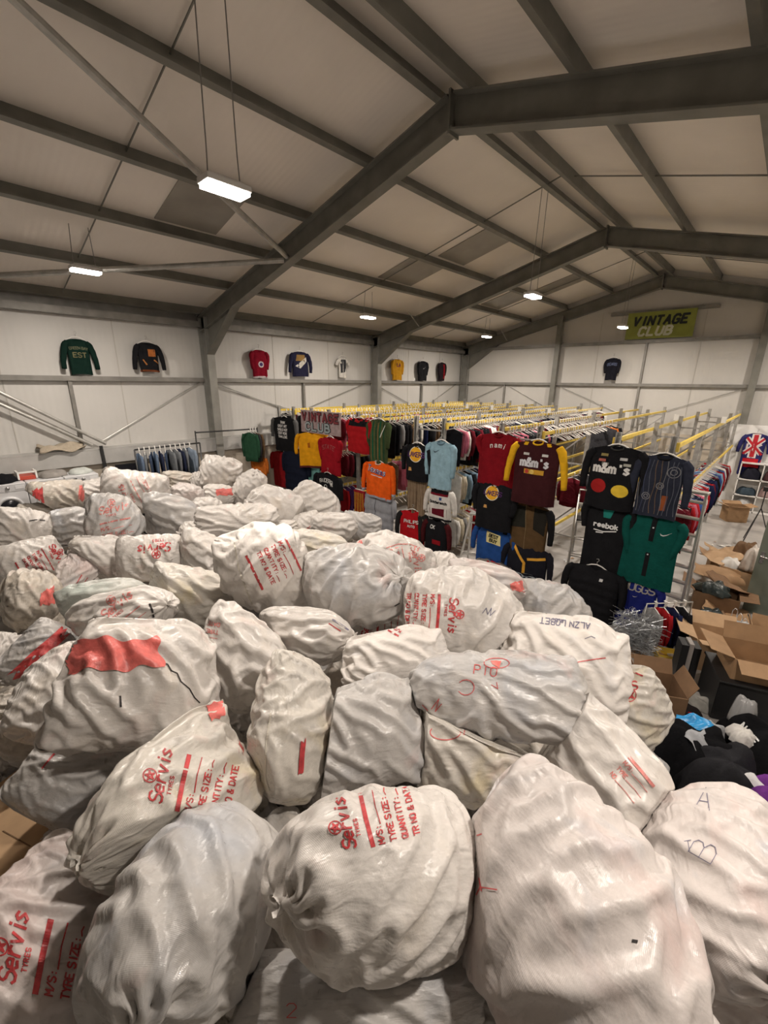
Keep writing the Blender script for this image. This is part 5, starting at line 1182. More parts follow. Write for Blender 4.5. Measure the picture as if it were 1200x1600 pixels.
# bars and bands of single sacks
band('b27', [(99, 1004), (176, 1002), (240, 992), (250, 1040)][:0] or [(98, 998), (246, 998), (256, 1042), (104, 1050)], BANDL, (22, 8))
line('b27', [(228, 1020), (236, 1026), (242, 1024), (250, 1034), (262, 1038), (268, 1048), (277, 1052), (283, 1065), (296, 1076), (304, 1090), (312, 1098)], 2.0, DARKTEAR, 'tear'); line('b27', [(188, 1088), (189, 1104)], 3, DARKTEAR, 'scorch_mark')
band('b1', [(50, 766), (66, 762), (70, 792), (52, 790)], BAND, (5, 8)); band('b1', [(124, 758), (134, 760), (134, 782), (122, 782)], BANDL, (4, 8))
band('b8', [(337, 764), (362, 763), (364, 774), (338, 774)], BANDL, (8, 4)); band('b24', [(100, 975), (108, 990), (26, 1072), (16, 1050)], BAND, (5, 12))
band('b22', [(64, 926), (84, 916), (86, 944), (62, 946)], BANDL, (6, 6)); band('b42b', [(796, 912), (816, 906), (820, 926), (800, 922)], BANDL, (6, 6)); band('b39', [(362, 822), (372, 826), (372, 834), (362, 832)], BANDL, (4, 4))
band('b47', [(470, 1158), (478, 1157), (474, 1208), (466, 1208)], RED, (3, 10), 'printed_strip'); line('b36', [(470, 834), (486, 823)], 4)
band('b40', [(550, 842), (566, 840), (566, 850), (552, 852)], BANDL, (5, 4)); line('b40', [(604, 856), (622, 850), (640, 850), (656, 856)], 1.4, REDF)
line('b51', [(808, 966), (818, 960), (826, 956)], 3.0); word('b51', 'TR', 806, 956, 6, 15, 1.2)
line('b63', [(66, 1200), (84, 1178), (112, 1158)], 2.6); line('b45', [(520, 968), (536, 978), (544, 984)], 2.6, INK); line('b45', [(514, 974), (532, 986)], 1.6)
line('b23', [(234, 944), (238, 954), (240, 964)], 3.2, DARKTEAR, 'hole'); line('b12', [(46, 814), (56, 812), (70, 813)], 1.6, DARKTEAR, 'stitched_tear'); line('b32', [(617, 947), (624, 943)], 1.8, DARKTEAR, 'slit')
line('b50', [(850, 1043), (870, 1043), (888, 1040), (905, 1034), (930, 1030), (946, 1028)], 1.6, REDPEN, 'stitching'); None
word('b50', 'ALZN LOBET', 922, 974, 9, 173, 1.6, INK); word('b50', 'RUBI', 880, 968, 5, 172, 1.1, INK); line('b50', [(914, 998), (924, 994), (930, 997)], 1.0, INK, 'scribble')
line('b42', [(754, 958), (760, 950), (762, 960), (768, 950), (766, 962), (774, 954)], 1.2, INK, 'scribble')
# handwriting
for e, w_ in (([(696 + 24 * math.cos(q), 1136 + 12 * math.sin(q) + 8) for q in np.linspace(-.3, 3.6, 14)], 1.5), ([(706, 1128), (736, 1128)], 1.5), ([(730, 1110), (725, 1148)], 1.5),
              ([(728 + 13 * math.cos(q), 1074 + 12 * math.sin(q)) for q in np.linspace(-2.4, 2.6, 12)], 1.3), ([(776 + 20 * math.cos(q), 1036 + 8 * math.sin(q)) for q in np.linspace(0, 6.3, 18)], 1.2),
              ([(660, 1102), (668, 1110)], 1.3), ([(674, 1108), (686, 1092), (680, 1112), (690, 1100)], 1.3), ([(768, 1070), (778, 1076), (776, 1066)], 1.1)):
    kk = 'b49b' if e[0][1] > 1105 and e[0][0] > 690 else 'b49'
    line(kk, e, w_, REDPEN, 'handwriting')
band('b49', [(766, 1032), (784, 1033), (780, 1044), (770, 1038)], BANDL, (5, 4), 'red_heart'); word('b49', 'PlO', 740, 1052, 14, -8, 1.4, REDPEN)
band('b49b', [(824, 1136), (842, 1136), (836, 1158), (828, 1156)], mat('sack_yellow_patch', (.78, .66, .36), rough=.5), (5, 5), 'yellow_patch')
word('b54', '3', 722, 1300, 26, 80, 2.0, REDPEN); line('b54', [(731, 1310), (752, 1303)], 2.0, REDPEN, 'handwriting'); line('b54', [(744, 1398), (750, 1386), (776, 1390)], 2.0, REDPEN, 'handwriting'); line('b54', [(748, 1372), (752, 1392)], 2.0, REDPEN, 'handwriting')
band('b54', [(716, 1318), (722, 1318), (736, 1370), (731, 1372)], BANDL, (3, 8)); line('b54', [(989, 1470), (995, 1471)], 5, DARKTEAR, 'hole')
word('b55', 'A', 1086, 1262, 34, -10, 1.3, INK); word('b55', 'B', 1110, 1350, 40, 60, 1.3, INK); word('b55', 'T', 1072, 1330, 16, 10, 1.2, INK); word('b57', '2', 448, 1590, 22, 0, 1.6, REDPEN)
line('b30', [(366, 848), (372, 885), (382, 915), (394, 944)], 2.2, TWINE, 'sewn_seam'); line('b47', [(423, 1115), (416, 1160), (414, 1215), (420, 1236)], 2.4, TWINE, 'sewn_seam')

# ---- the layers below, which the top sacks lie on
und = []
gy = -0.6
rs = np.random.RandomState(5)
P, uv, F = PROTOS[5][:3]
me_u = []
for q, mk in ((0, 'g'), (2, 'd'), (5, 'w')):
    P, uv, F = PROTOS[q][:3]; P = P / np.abs(P).max(0) * (.47, .36, .205); me = bpy.data.meshes.new('woven_sack'); me.from_pydata(P.tolist(), [], F.tolist()); me.polygons.foreach_set('use_smooth', [True] * len(F))
    ul = me.uv_layers.new(name='uv'); ul.data.foreach_set('uv', uv[F.ravel()].astype('f').ravel()); me.materials.append(SM[mk]); me_u.append(me)
top_c = np.array([s['cen'] for s in S.values()]); top_h = np.array([max(s['hs']) for s in S.values()])
UNDER = []
low = np.array([(s['P'][:, 2]).min() for s in S.values()])
y = -.55
row = 0
while y < 5.4:
    x = -9.7 + (.45 if row % 2 else 0)
    while x < .9:
        d = np.hypot(top_c[:, 0] - x, top_c[:, 1] - y); near = d < .55
        if near.any():
            zt = low[near].min() - .20
            n_ = max(1, int(math.ceil((zt - .205) / .40)) + 1) if zt > .15 else 0
            for k_ in range(n_): UNDER.append((x, y, .205 + (zt - .205) * (k_ / (n_ - 1) if n_ > 1 else 0)))
        x += .92
    y += .70; row += 1
for i, (x, y, z) in enumerate(UNDER):
    o = inst('woven_sack', me_u[i % 3], None, (x, y, z), (0, 0, rs.choice((0, math.pi)) + rs.uniform(-.08, .08)), (.92, .92, 1))
    tag(o, 'buried sack holding up the heap, showing only in gaps between upper sacks', 'sack', 'sacks buried under the heap')
# ------------------------------------------------------------------ things along the side wall
appl = mat('appliance_white', (.74, .74, .75), rough=.35); appl_dk = mat('appliance_dark', (.02, .02, .025), rough=.2); chrome = mat('chrome', (.6, .6, .6), rough=.25, metal=.9)
blk_pipe = mat('black_pipe', (.03, .03, .03), rough=.4)
bench = empty('work_bench', (-10.80, 1.45, 0)); tag(bench, 'low bench along the side wall carrying the washing machines', 'bench')
MB().box((0, 0, .94), (.66, 2.2, .05)).build('bench_top', mat('bench_wood', (.32, .24, .16), rough=.7, noise=.2, nscale=8), bench)
for sx in (-.28, .28):
    for sy in (-1.02, 1.02): MB().box((sx, sy, .458), (.06, .06, .915)).build('leg', mat('bench_wood', (.32, .24, .16)), bench)
def washer(y, label):
    o = empty('washing_machine', (-10.80, y, .966)); tag(o, label, 'washing machine', 'washing machines on the bench')
    MB().box((0, 0, .425), (.58, .60, .85)).build('body', appl, o, bevel=.015)
    MB().box((.292, 0, .775), (.012, .58, .13)).build('control_panel', mat('appliance_grey', (.62, .62, .63), rough=.4), o)
    R = np.array(((0, 0, 1.0), (0, 1, 0), (-1, 0, 0)))
    d = MB().lathe((.285, 0, .40), [(.215, 0), (.215, .025), (.19, .04), (.165, .035), (.16, .02)], 28, R).build('door', appl, o, smooth=True)
    MB().lathe((.30, 0, .40), [(.16, 0), (.13, .02), (.05, .03), (.01, .032)], 24, R).build('door_glass', appl_dk, d, smooth=True)
    MB().lathe((.296, .02, .775), [(.035, 0), (.033, .02), (.028, .028)], 16, R).build('knob', chrome, o, smooth=True); MB().box((.30, -.15, .785), (.008, .12, .045)).build('display', appl_dk, o); MB().box((.30, .2, .775), (.008, .14, .07)).build('soap_drawer', appl, o, bevel=.004)
washer(.84, 'washing machine with dark round door at the left edge'); washer(1.45, 'middle washing machine with its door behind the red-ended sack'); washer(2.06, 'washing machine nearest the black screen, half hidden by sacks')

def blob(name, label, c, size, col, seed, cat='clothing', group=None, folds=.16, parent=None, m=None, sub=(26, 12), rz=0.0, n_fold=7):
    """a slumped heap of cloth or plastic with folds, flat underneath; c is the middle of its base"""
    rs = np.random.RandomState(seed); ph = rs.uniform(0, 6.28, 8); vs = []; fs = []; ns, nt = sub
    for t in range(nt + 1):
        tt = t / nt; el = tt * math.pi / 2
        for s in range(ns):
            a = 2 * math.pi * s / ns
            r = math.cos(el) ** .55 * (1 + folds * (math.sin(a * 3 + ph[0]) * .5 + math.sin(a * n_fold + ph[1] + tt * 3) * .35 + math.sin(a * (n_fold * 2 - 1) + ph[2] - tt * 4) * .2))
            z = math.sin(el) * (1 + folds * 1.6 * (math.sin(a * 2 + ph[3]) * .5 + math.sin(a * 5 + ph[4] + tt * 5) * .4) * (tt * (1 - tt) * 3 + .15 * (1 - tt)))
            vs.append((r * math.cos(a) * size[0] / 2, r * math.sin(a) * size[1] / 2, max(0, z) * size[2]))
    for t in range(nt):
        for s in range(ns): fs.append((t * ns + s, t * ns + (s + 1) % ns, (t + 1) * ns + (s + 1) % ns, (t + 1) * ns + s))
    fs.append(tuple(range(ns)))
    o = MB().add(vs, fs).build(name, m or cloth(col), parent, smooth=True); o.location = [float(q) for q in c]; o.rotation_euler = (0, 0, rz)
    if parent is None: tag(o, label, cat, group)
    return o
def sheet(name, label, c, size, m, seed, amp=.05, rz=0, tilt=(0, 0), cat='litter', group=None, n=(10, 8), thick=.004, parent=None, bend=0.0):
    rs = np.random.RandomState(seed); ph = rs.uniform(0, 6.28, 6); vs = []; fs = []
    for i in range(n[0] + 1):
        for j in range(n[1] + 1):
            u, v = i / n[0] - .5, j / n[1] - .5
            z = amp * (math.sin(u * 7 + ph[0] + v * 3) * .5 + math.sin(v * 9 + ph[1] - u * 4) * .4 + math.sin(u * 15 + v * 11 + ph[2]) * .25) + bend * (u * u) * 4
            vs.append((u * size[0] * (1 + .06 * math.sin(v * 8 + ph[3])), v * size[1] * (1 + .06 * math.sin(u * 9 + ph[4])), z + amp))
    for i in range(n[0]):
        for j in range(n[1]): a = i * (n[1] + 1) + j; fs.append((a, a + n[1] + 1, a + n[1] + 2, a + 1))
    o = MB().add(vs, fs).build(name, m, parent, smooth=True); o.location = [float(q) for q in c]; o.rotation_euler = (tilt[0], tilt[1], rz); s = o.modifiers.new('thick', 'SOLIDIFY'); s.thickness = thick
    if parent is None: tag(o, label, cat, group)
    return o
blob('folded_cloth', 'black cloth lying on the washing machine at the left edge', (-10.8, .86, 1.82), (.46, .4, .14), (.015, .015, .015), 1)
blob('folded_cloth', 'grey garments piled on the middle washing machine', (-10.82, 1.62, 1.82), (.45, .5, .12), (.3, .28, .26), 2)
blob('folded_cloth', 'pale cloth bundle on the washing machine nearest the screen', (-10.82, 2.1, 1.82), (.42, .42, .10), (.55, .58, .55), 3)
tr = empty('plastic_tray', (-10.88, 1.22, 1.82)); tag(tr, 'red plastic tray with pale rim on the washing machines', 'tray')
MB().box((0, 0, .04), (.30, .26, .08)).build('tray_body', mat('red_plastic', (.5, .07, .04), rough=.4), tr, bevel=.01); MB().box((0, .14, .09), (.34, .03, .14)).box((0, -.14, .09), (.34, .03, .14)).box((.15, 0, .15), (.03, .3, .03)).build('tray_rim', white_pl, tr)
sheet('dust_sheet', 'crumpled beige dust sheet thrown over the wall ledge', (XL + .20, 1.95, 2.27), (.34, .8), cloth((.42, .36, .28)), 5, .07, .06, (0, .25), 'cloth', None, (16, 26), .012)
tv = empty('flat_screen', (XL + .33, 3.22, 1.42)); tag(tv, 'black flat screen leaning on the dwarf wall', 'screen')
MB().box((0, 0, .21), (.04, .70, .42)).build('frame', mat('screen_frame', (.015, .015, .015), rough=.4), tv, bevel=.006); MB().box((.022, 0, .215), (.004, .66, .37)).build('screen_glass', appl_dk, tv)
MB().box((-.005, 0, -.71), (.05, .3, 1.42)).build('stand', mat('screen_frame', (.015, .015, .015)), tv)

def pipe_rail(label, a, b, drop, tall):
    o = empty('clothes_rail', (a[0], a[1], 0)); tag(o, label, 'clothes rail', 'black pipe clothes rails by the side wall')
    a = np.array(a); b = np.array(b); base = np.array((a[0], a[1], 0))
    MB().tube([a - base, b - base], .018, 8).build('rail', blk_pipe, o, smooth=True)
    for q in (a, b):
        MB().tube([(q[0] - base[0], q[1] - base[1], 0.02), q - base + (0, 0, tall)], .018, 8).build('post', blk_pipe, o, smooth=True); MB().box((q[0] - base[0], q[1] - base[1], .012), (.5, .05, .025)).build('foot', blk_pipe, o)
    MB().tube([a - base - (0, 0, drop), b - base - (0, 0, drop)], .014, 8).build('lower_rail', blk_pipe, o, smooth=True)
    return o
xa = -10.35
A_, B_ = pix(210, 703, x=xa), pix(312, 692, x=xa); pipe_rail('short black pipe rail hung with denim jackets', A_, B_, 1.2, .0)
A2, B2 = pix(305, 676, x=-10.75), pix(402, 670, x=-10.75); pipe_rail('taller black pipe rail holding dark coats', A2, B2, 1.4, .04)
den = [('light denim', (.22, .27, .34)), ('mid denim', (.11, .15, .22)), ('dark denim', (.04, .055, .09)), ('grey denim', (.16, .17, .18)), ('navy denim', (.02, .025, .05))]
GD_M = {n_: [rail_garment_mesh(c_, .52, .72, 1, 90 + i), rail_garment_mesh(c_, .48, .66, 1, 120 + i)] for i, (n_, c_) in enumerate(den)}
rs_ = random.Random(8)
for i in range(11):
    f_ = .06 + .76 * i / 10; q = A_ + (B_ - A_) * f_; n_ = den[rs_.choice((0, 1, 2, 3, 4, 2, 4))][0]
    o = inst('denim_jacket', GD_M[n_][i % 2], None, q - np.array((0, 0, .06)), (0, 0, rs_.uniform(-.4, .3))); tag(o, f'{n_} jacket on the short black rail near the side wall', 'jacket', 'denim jackets on the short rail'); inst('hanger', HANGER, o)
for i, c_ in enumerate(('green', 'charcoal', 'brown', 'orange')):
    q = A2 + (B2 - A2) * (.86 + .045 * i); o = inst('coat', GM[c_, 0], None, q - np.array((0, 0, .06 if i < 3 else .75)), (0, 0, .3), (1, 1, 1.15 if i < 3 else .8)); tag(o, f'{c_} coat at the end of the taller black rail', 'coat', 'coats on the taller rail'); inst('hanger', HANGER, o)
# ------------------------------------------------------------------ ladders
alu = mat('aluminium', (.62, .61, .58), rough=.35, metal=.7, noise=.1, nscale=10)
def stepladder(label, c, H, w0, w1, splay, rz, steps, tread=.09, tube=False, top=None):
    o = empty('stepladder', c, rz); tag(o, label, 'ladder', 'ladders among the racks')
    f = lambda s, t: np.array((s * (w0 + (w1 - w0) * t) / 2, -splay * (1 - t), H * t))
    for s in (-1, 1):
        if tube: MB().tube([f(s, 0), f(s, 1)], .016, 8).build('front_rail', alu, o, smooth=True)
        else: MB().bar(f(s, 0), f(s, 1), .03, .065, (0, 1, 0)).build('front_rail', alu, o)
        g = lambda t: np.array((s * (w0 * .92 + (w1 - w0 * .92) * t) / 2, splay * .8 * (1 - t), (H - .08) * t))
        if tube: MB().tube([g(0), g(1)], .014, 8).build('rear_rail', alu, o, smooth=True)
        else: MB().bar(g(0), g(1), .025, .05, (0, 1, 0)).build('rear_rail', alu, o)
        MB().box(f(s, 0) + (0, 0, .015), (.05, .08, .03)).build('rubber_foot', mat('rubber', (.03, .03, .03)), o)
    for k in range(steps):
        t = (k + 1) / (steps + .6); q = (f(-1, t) + f(1, t)) / 2; ww = abs(f(1, t)[0]) * 2
        if tube: MB().tube([f(-1, t), f(1, t)], .014, 8).build('rung', alu, o, smooth=True); MB().tube([f(-1, t) + (0, .12, 0), f(1, t) + (0, .12, 0)], .011, 8).build('rung', alu, o, smooth=True)
        else: MB().box(q + (0, .03, 0), (ww, tread, .025)).build('tread', alu, o, bevel=.004)
    if top == 'platform':
        q = f(0, .72); MB().box(q + (0, .16, .02), (w0 * .85, .30, .03)).build('platform', mat('rubber', (.03, .03, .03)), o, bevel=.008)
        MB().tube([f(-1, 1), f(-1, 1) + (0, .05, .08), f(1, 1) + (0, .05, .08), f(1, 1)], .016, 8).build('handrail', alu, o, smooth=True)
    elif top: MB().box((0, 0, H), (w1 + .06, .16, .04)).build('top_cap', alu, o, bevel=.006)
    return o
stepladder('aluminium stepladder with flat treads behind the teal shirt', (-.80, 7.85, 0), 2.2, .48, .34, .26, -.1, 8, .12, top='cap')
stepladder('tubular platform ladder with a black deck left of the racing jacket', (-2.35, 8.35, 0), 1.75, .55, .48, .55, .35, 5, tube=True, top='platform')
stepladder('small worn stepladder standing between the low displays', (-4.25, 7.5, 0), 1.15, .52, .30, .34, .25, 3, .08, top='cap')

# ------------------------------------------------------------------ the gable corner
pn = MB().box((.1, YE - .26, 1.32), (2.6, .03, 2.6)).build('display_board', mat('panel_white', (.80, .79, .77), rough=.5)); tag(pn, 'white display panel against the gable behind the flag top', 'panel')
sh = empty('cube_shelf', (.38, YE - .50, 0)); tag(sh, 'white cube shelf holding dark caps and folded clothes', 'shelf'); sw = mat('shelf_white', (.78, .76, .73), rough=.5)
for k in range(5): MB().box((-1.08 + .54 * k, 0, .76), (.03, .38, 1.52)).build('upright', sw, sh)
for z in (.02, .51, 1.01, 1.51): MB().box((0, 0, z), (2.19, .38, .03)).build('shelf_board', sw, sh)
MB().box((0, .19, .76), (2.19, .01, 1.5)).build('back_panel', sw, sh)
for i, (kx, zz, col, lab) in enumerate(((0, 1.03, (.02, .02, .03), 'black caps in the top left cube of the white shelf'), (1, 1.03, (.10, .05, .05), 'brown garments in the upper middle cube of the white shelf'), (0, .53, (.05, .07, .09), 'folded dark shirts in the middle left cube'), (1, .53, (.35, .25, .24), 'pinkish folded tops in the centre cube of the shelf'), (2, 1.03, (.14, .05, .04), 'rust coloured caps in the cube further right'), (2, .53, (.5, .48, .45), 'pale folded tops in the cube further right'), (0, .04, (.5, .5, .5), 'pale folded cloth in the bottom left cube'))):
    blob('folded_clothes', lab, (.38 - .81 + .54 * kx, YE - .52, zz), (.46, .32, .34 if i != 2 else .22), col, 60 + i, 'clothing', 'clothes in the cube shelf')

# open door leaf with a glazed light, towards the entrance
dl = empty('door_1', (.14, 9.15, 0), -.35); tag(dl, 'grey green door standing open at the right edge', 'door', kind='structure'); dgr = mat('door_green', (.20, .23, .19), rough=.55, noise=.12, nscale=4)
MB().box((.10, 0, 1.05), (.20, .045, 2.08)).box((.80, 0, 1.05), (.20, .045, 2.08)).box((.45, 0, .55), (.52, .045, 1.06)).box((.45, 0, 1.96), (.52, .045, .26)).build('door_leaf', dgr, dl)
MB().box((.45, 0, 1.46), (.50, .012, .74)).build('glass', mat('door_glass_dark', (.05, .06, .07), rough=.12), dl)
for a_ in ((.45, -.03, 1.09, .54, .02), (.45, -.03, 1.84, .54, .02), (.19, -.03, 1.46, .02, .76), (.71, -.03, 1.46, .02, .76)): MB().box(a_[:3], (a_[3], .02, a_[4])).build('glazing_bead', mat('bead_black', (.02, .02, .02), rough=.4), dl)
h = MB().box((.07, -.03, 1.02), (.05, .015, .2)).build('handle_plate', chrome, dl); MB().tube([(.07, -.035, 1.05), (.07, -.085, 1.05), (.19, -.09, 1.05)], .011, 8).build('lever', chrome, h, smooth=True)
MB().box((2.05, 0, 1.1), (2.3, .10, 2.2)).build('partition_wall', dgr, dl)

# ------------------------------------------------------------------ packing corner on the floor
card = mat('cardboard', (.36, .22, .115), rough=.8, noise=.12, nscale=7); card_l = mat('cardboard_light', (.50, .33, .19), rough=.8, noise=.1, nscale=7); card_d = mat('cardboard_dark', (.20, .115, .06), rough=.85, noise=.15, nscale=7)
def open_box(label, c, d, rz, m=card, flaps=((1, .5), (-1, .6), (2, .4), (-2, .7)), tilt=(0, 0), closed=False):
    o = empty('cardboard_box', c, rz); o.rotation_euler = (tilt[0], tilt[1], rz); tag(o, label, 'box', 'cardboard boxes in the packing corner'); t = .008; w, l, h = d
    MB().box((0, 0, t / 2), (w, l, t)).build('box_bottom', m, o)
    for sx in (-1, 1): MB().box((sx * w / 2, 0, h / 2), (t, l, h)).build('side_panel', m, o)
    for sy in (-1, 1): MB().box((0, sy * l / 2, h / 2), (w, t, h)).build('side_panel', m, o)
    for k, an in flaps:
        s = 1 if k > 0 else -1; fl = .5 * (l if abs(k) == 2 else w) * .8; ca, sa = math.cos(an), math.sin(an)
        if abs(k) == 1: MB().bar((s * w / 2, 0, h), (s * (w / 2 + fl * ca), 0, h + fl * sa), l * .96, .006, (-s * sa, 0, ca)).build('flap', m, o)
        else: MB().bar((0, s * l / 2, h), (0, s * (l / 2 + fl * ca), h + fl * sa), w * .96, .006, (0, -s * sa, ca)).build('flap', m, o)
    return o
bx = .30
bin_ = empty('black_crate', (.33, 6.02, 0), .35); tag(bin_, 'black storage crate under the big open carton', 'crate'); bm_ = mat('crate_black', (.015, .015, .016), rough=.5)
for sx in (-1, 1): MB().box((sx * .36, 0, .26), (.03, .56, .50)).build('side_panel', bm_, bin_)
for sy in (-1, 1): MB().box((0, sy * .27, .26), (.72, .03, .50)).build('side_panel', bm_, bin_)
MB().box((0, 0, .02), (.72, .56, .03)).build('crate_bottom', bm_, bin_); MB().box((0, 0, .525), (.78, .62, .03)).build('lid', bm_, bin_, bevel=.01)
open_box('big open carton standing on the black crate', (.36, 6.06, .545), (.62, .50, .26), .35, card, ((1, .9), (-1, .25), (2, 1.1), (-2, -.35)))
open_box('tan open carton behind the black crate', (-.06, 6.9, 0), (.55, .5, .46), .30, card_l, ((1, .5), (-1, .3), (2, .8), (-2, .2)))
open_box('upright carton with raised flaps at the right edge', (.52, 7.15, 0), (.5, .5, .52), .15, card, ((1, 1.2), (-1, 1.35), (2, 1.1)))
open_box('carton with long flaps tipped against the sack heap', (-.42, 5.05, 0), (.42, .42, .55), .5, card_d, ((1, 1.1), (-1, 1.2), (2, 1.0)))
open_box('flat yellow shoe box on the floor by the hanger bundle', (-.52, 6.62, 0), (.34, .22, .10), .5, mat('box_yellow', (.62, .42, .05), rough=.6), ())
open_box('brown carton among the litter by the bright clothes row', (-.28, 10.6, 0), (.55, .45, .40), .2, card, ((1, .3), (-1, .5)))
open_box('small carton with torn flaps before the cube shelf', (-.52, 15.6, 0), (.5, .4, .45), .5, card, ((1, .2), (-1, .3), (2, .4), (-2, .2)))
open_box('carton half crushed beside the open door', (-.02, 9.9, 0), (.5, .4, .5), -.3, card_l, ((1, .9), (-1, .1)))
open_box('low dark carton under the cardboard heap', (-.25, 8.85, 0), (.62, .5, .34), .1, card_d, ((1, .1), (-1, .6)))
open_box('small carton left under the platform ladder', (-2.15, 9.3, 0), (.4, .36, .34), .2, card_d, ())
st_ = empty('display_box', (-.30, 6.15, 0), .4); tag(st_, 'tall black and grey folded display box standing on the floor', 'box')
MB().box((-.07, 0, .30), (.08, .20, .60)).build('black_side', bm_, st_); MB().box((0, 0, .31), (.05, .18, .62)).build('grey_core', mat('core_grey', (.34, .31, .29), rough=.7), st_); MB().box((.07, 0, .29), (.07, .20, .58)).build('black_side', bm_, st_); MB().box((0, 0, .01), (.34, .30, .02)).build('foot_plate', bm_, st_)
# heap of torn cardboard and bags along the bright clothes row
kraft = [card, card_d, card_l]
HE = 'torn cardboard along the bright clothes row'
for i, (x, y, z, w, l, rz, tx, ty, lab) in enumerate(((-.36, 9.5, .36, .75, .5, .3, .25, .1, 'curved brown cardboard sheet on top of the litter heap'), (-.15, 9.15, .34, .7, .45, -.2, -.2, .25, 'folded brown cardboard lying across the heap'), (-.35, 10.4, .42, .6, .5, .8, .1, -.2, 'brown cardboard sheet near the bright clothes row'),
        (-.08, 8.5, .06, .6, .5, .1, .05, .1, 'dark cardboard sheet flat on the floor by the door'), (-.1, 8.0, .10, .7, .5, 1.0, .1, .15, 'tan cardboard piece under the clear plastic'), (-.45, 12.0, .05, .6, .5, .4, .05, .05, 'cardboard sheet on the floor beyond the heap'))):
    sheet('cardboard_sheet', lab, (x, y, z), (w, l), kraft[i % 3], 70 + i, .05, rz, (tx, ty), 'cardboard', HE, bend=.06)
plast = mat('clear_plastic', (.66, .66, .66), rough=.18, noise=.2, nscale=8, bump=.9, bscale=14); dkpl = mat('dark_plastic', (.03, .04, .04), rough=.2, bump=.9, bscale=14); paper = mat('paper_white', (.72, .70, .66), rough=.7, noise=.08)
for i, (x, y, z, s, m_, lab) in enumerate(((.12, 7.75, 0, (.62, .8, .28), plast, 'shiny clear plastic wrapping heaped before the cartons'), (-.22, 8.2, 0, (.5, .5, .22), dkpl, 'dark green plastic bag crumpled on the floor'), (-.34, 7.55, 0, (.55, .42, .14), mat('grey_cloth', (.42, .40, .36), rough=.85, noise=.15, bump=.4, bscale=20), 'grey cloth bundle on the floor by the ladder foot'),
        (-.18, 10.1, .40, (.4, .4, .16), paper, 'crumpled white paper on the cardboard heap'), (-.12, 7.2, 0, (.34, .34, .12), plast, 'small clear plastic wad by the tan carton'), (.10, 9.9, .5, (.26, .3, .42), mat('pale_plastic', (.68, .62, .56), rough=.35, bump=.6, bscale=14), 'pale plastic roll upright beside the door'),
        (-.38, 11.4, 0, (.4, .3, .22), card_d, 'dark rucksack like bundle by the clothes row'), (-.02, 12.2, 0, (.45, .5, .35), card_d, 'brown paper bundle on the aisle floor'), (-.3, 8.75, .34, (.5, .4, .16), dkpl, 'black plastic bag resting on the dark carton'))):
    blob('plastic_wad' if m_ in (plast, dkpl) else 'bundle', lab, (x, y, z), s, None, 80 + i, 'plastic' if m_ in (plast, dkpl) else 'bundle', None, .3, None, m_, (30, 14))
# tripod lamp stand seen small in the aisle
tp = empty('photo_tripod', (.02, 13.6, 0)); tag(tp, 'thin tripod stand in the aisle before the cube shelf', 'tripod')
for k in range(3): MB().tube([(0, 0, .9), (.35 * math.cos(k * 2.1), .35 * math.sin(k * 2.1), 0)], .012, 6).build('leg', blk_pipe, tp)
MB().tube([(0, 0, .85), (0, 0, 1.35)], .014, 6).build('column', blk_pipe, tp); MB().box((0, 0, 1.38), (.12, .10, .1)).build('head', blk_pipe, tp)
# wire loops
wl_ = empty('wire_loop', (.10, 8.0, .12)); tag(wl_, 'bent silver wire loops poking out of the plastic wrapping', 'wire')
for k in range(3): MB().tube([(k * .07 - .08, 0, 0), (k * .07 - .08, 0, .30 - .06 * k), (k * .07 - .05, 0, .35 - .06 * k), (k * .07 - .02, 0, .30 - .06 * k), (k * .07 - .02, 0, 0)], .006, 6).build('loop', chrome, wl_, smooth=True)

# bundle of wire hangers
wm = mat('wire_silver', (.50, .52, .54), rough=.3, metal=.8); hb = MB(); rs = np.random.RandomState(3)
for k in range(420):
    z = .03 + .52 * rs.rand(); r0 = .05 + .17 * rs.rand(); a = rs.uniform(0, 6.28); L = rs.uniform(.12, .26); q = np.array((rs.uniform(-.20, .20), rs.uniform(-.16, .16), z)); d = np.array((math.cos(a), math.sin(a), rs.uniform(-.25, .25)))
    hb.tube([q - d * L, q + (0, 0, rs.uniform(-.03, .03)), q + d * L], .0028, 3, cap=False)
for k in range(40):
    q = np.array((rs.uniform(-.2, .2), rs.uniform(-.15, .15), .50)); a = rs.uniform(0, 6.28); d = np.array((math.cos(a), math.sin(a), 0)) * .05
    hb.tube([q, q + (0, 0, .08), q + d + (0, 0, .13), q + d * 2 + (0, 0, .08), q + d * 1.8 + (0, 0, .03)], .0028, 3, cap=False)
ho = hb.build('wire_hangers', wm); ho.location = (-.95, 6.42, 0); tag(ho, 'tangled tower of silver wire hangers in front of the blue jersey', 'wire hangers', kind='stuff')
MB().box((0, 0, .02), (.36, .30, .04)).build('crate_base', card, ho)
# coats on a low rail right of the hanger tower
lr = empty('low_rail', (-.86, 6.78, 0)); tag(lr, 'low chrome rail of coats behind the hanger tower', 'clothes rail'); MB().tube([(-.05, -.15, 0), (-.05, -.15, .72), (.42, .38, .72), (.42, .38, 0)], .012, 8).build('frame_tube', alu, lr, smooth=True)
for i, (c_, lab) in enumerate((('grey', 'grey coat nearest the hanger tower'), ('red', 'red coat hanging low beside the hanger tower'), ('navy', 'navy coat hanging low beside the red one'), ('black', 'black coat last on the low rail'))):
    o = inst('low_coat', GM[c_, 1], None, (-.86 + .04 + .10 * i, 6.78 - .06 + .115 * i, .655), (0, 0, .85 - math.pi / 2 + .1), (.62, 1, .98)); tag(o, lab, 'coat'); inst('hanger', HANGER, o)

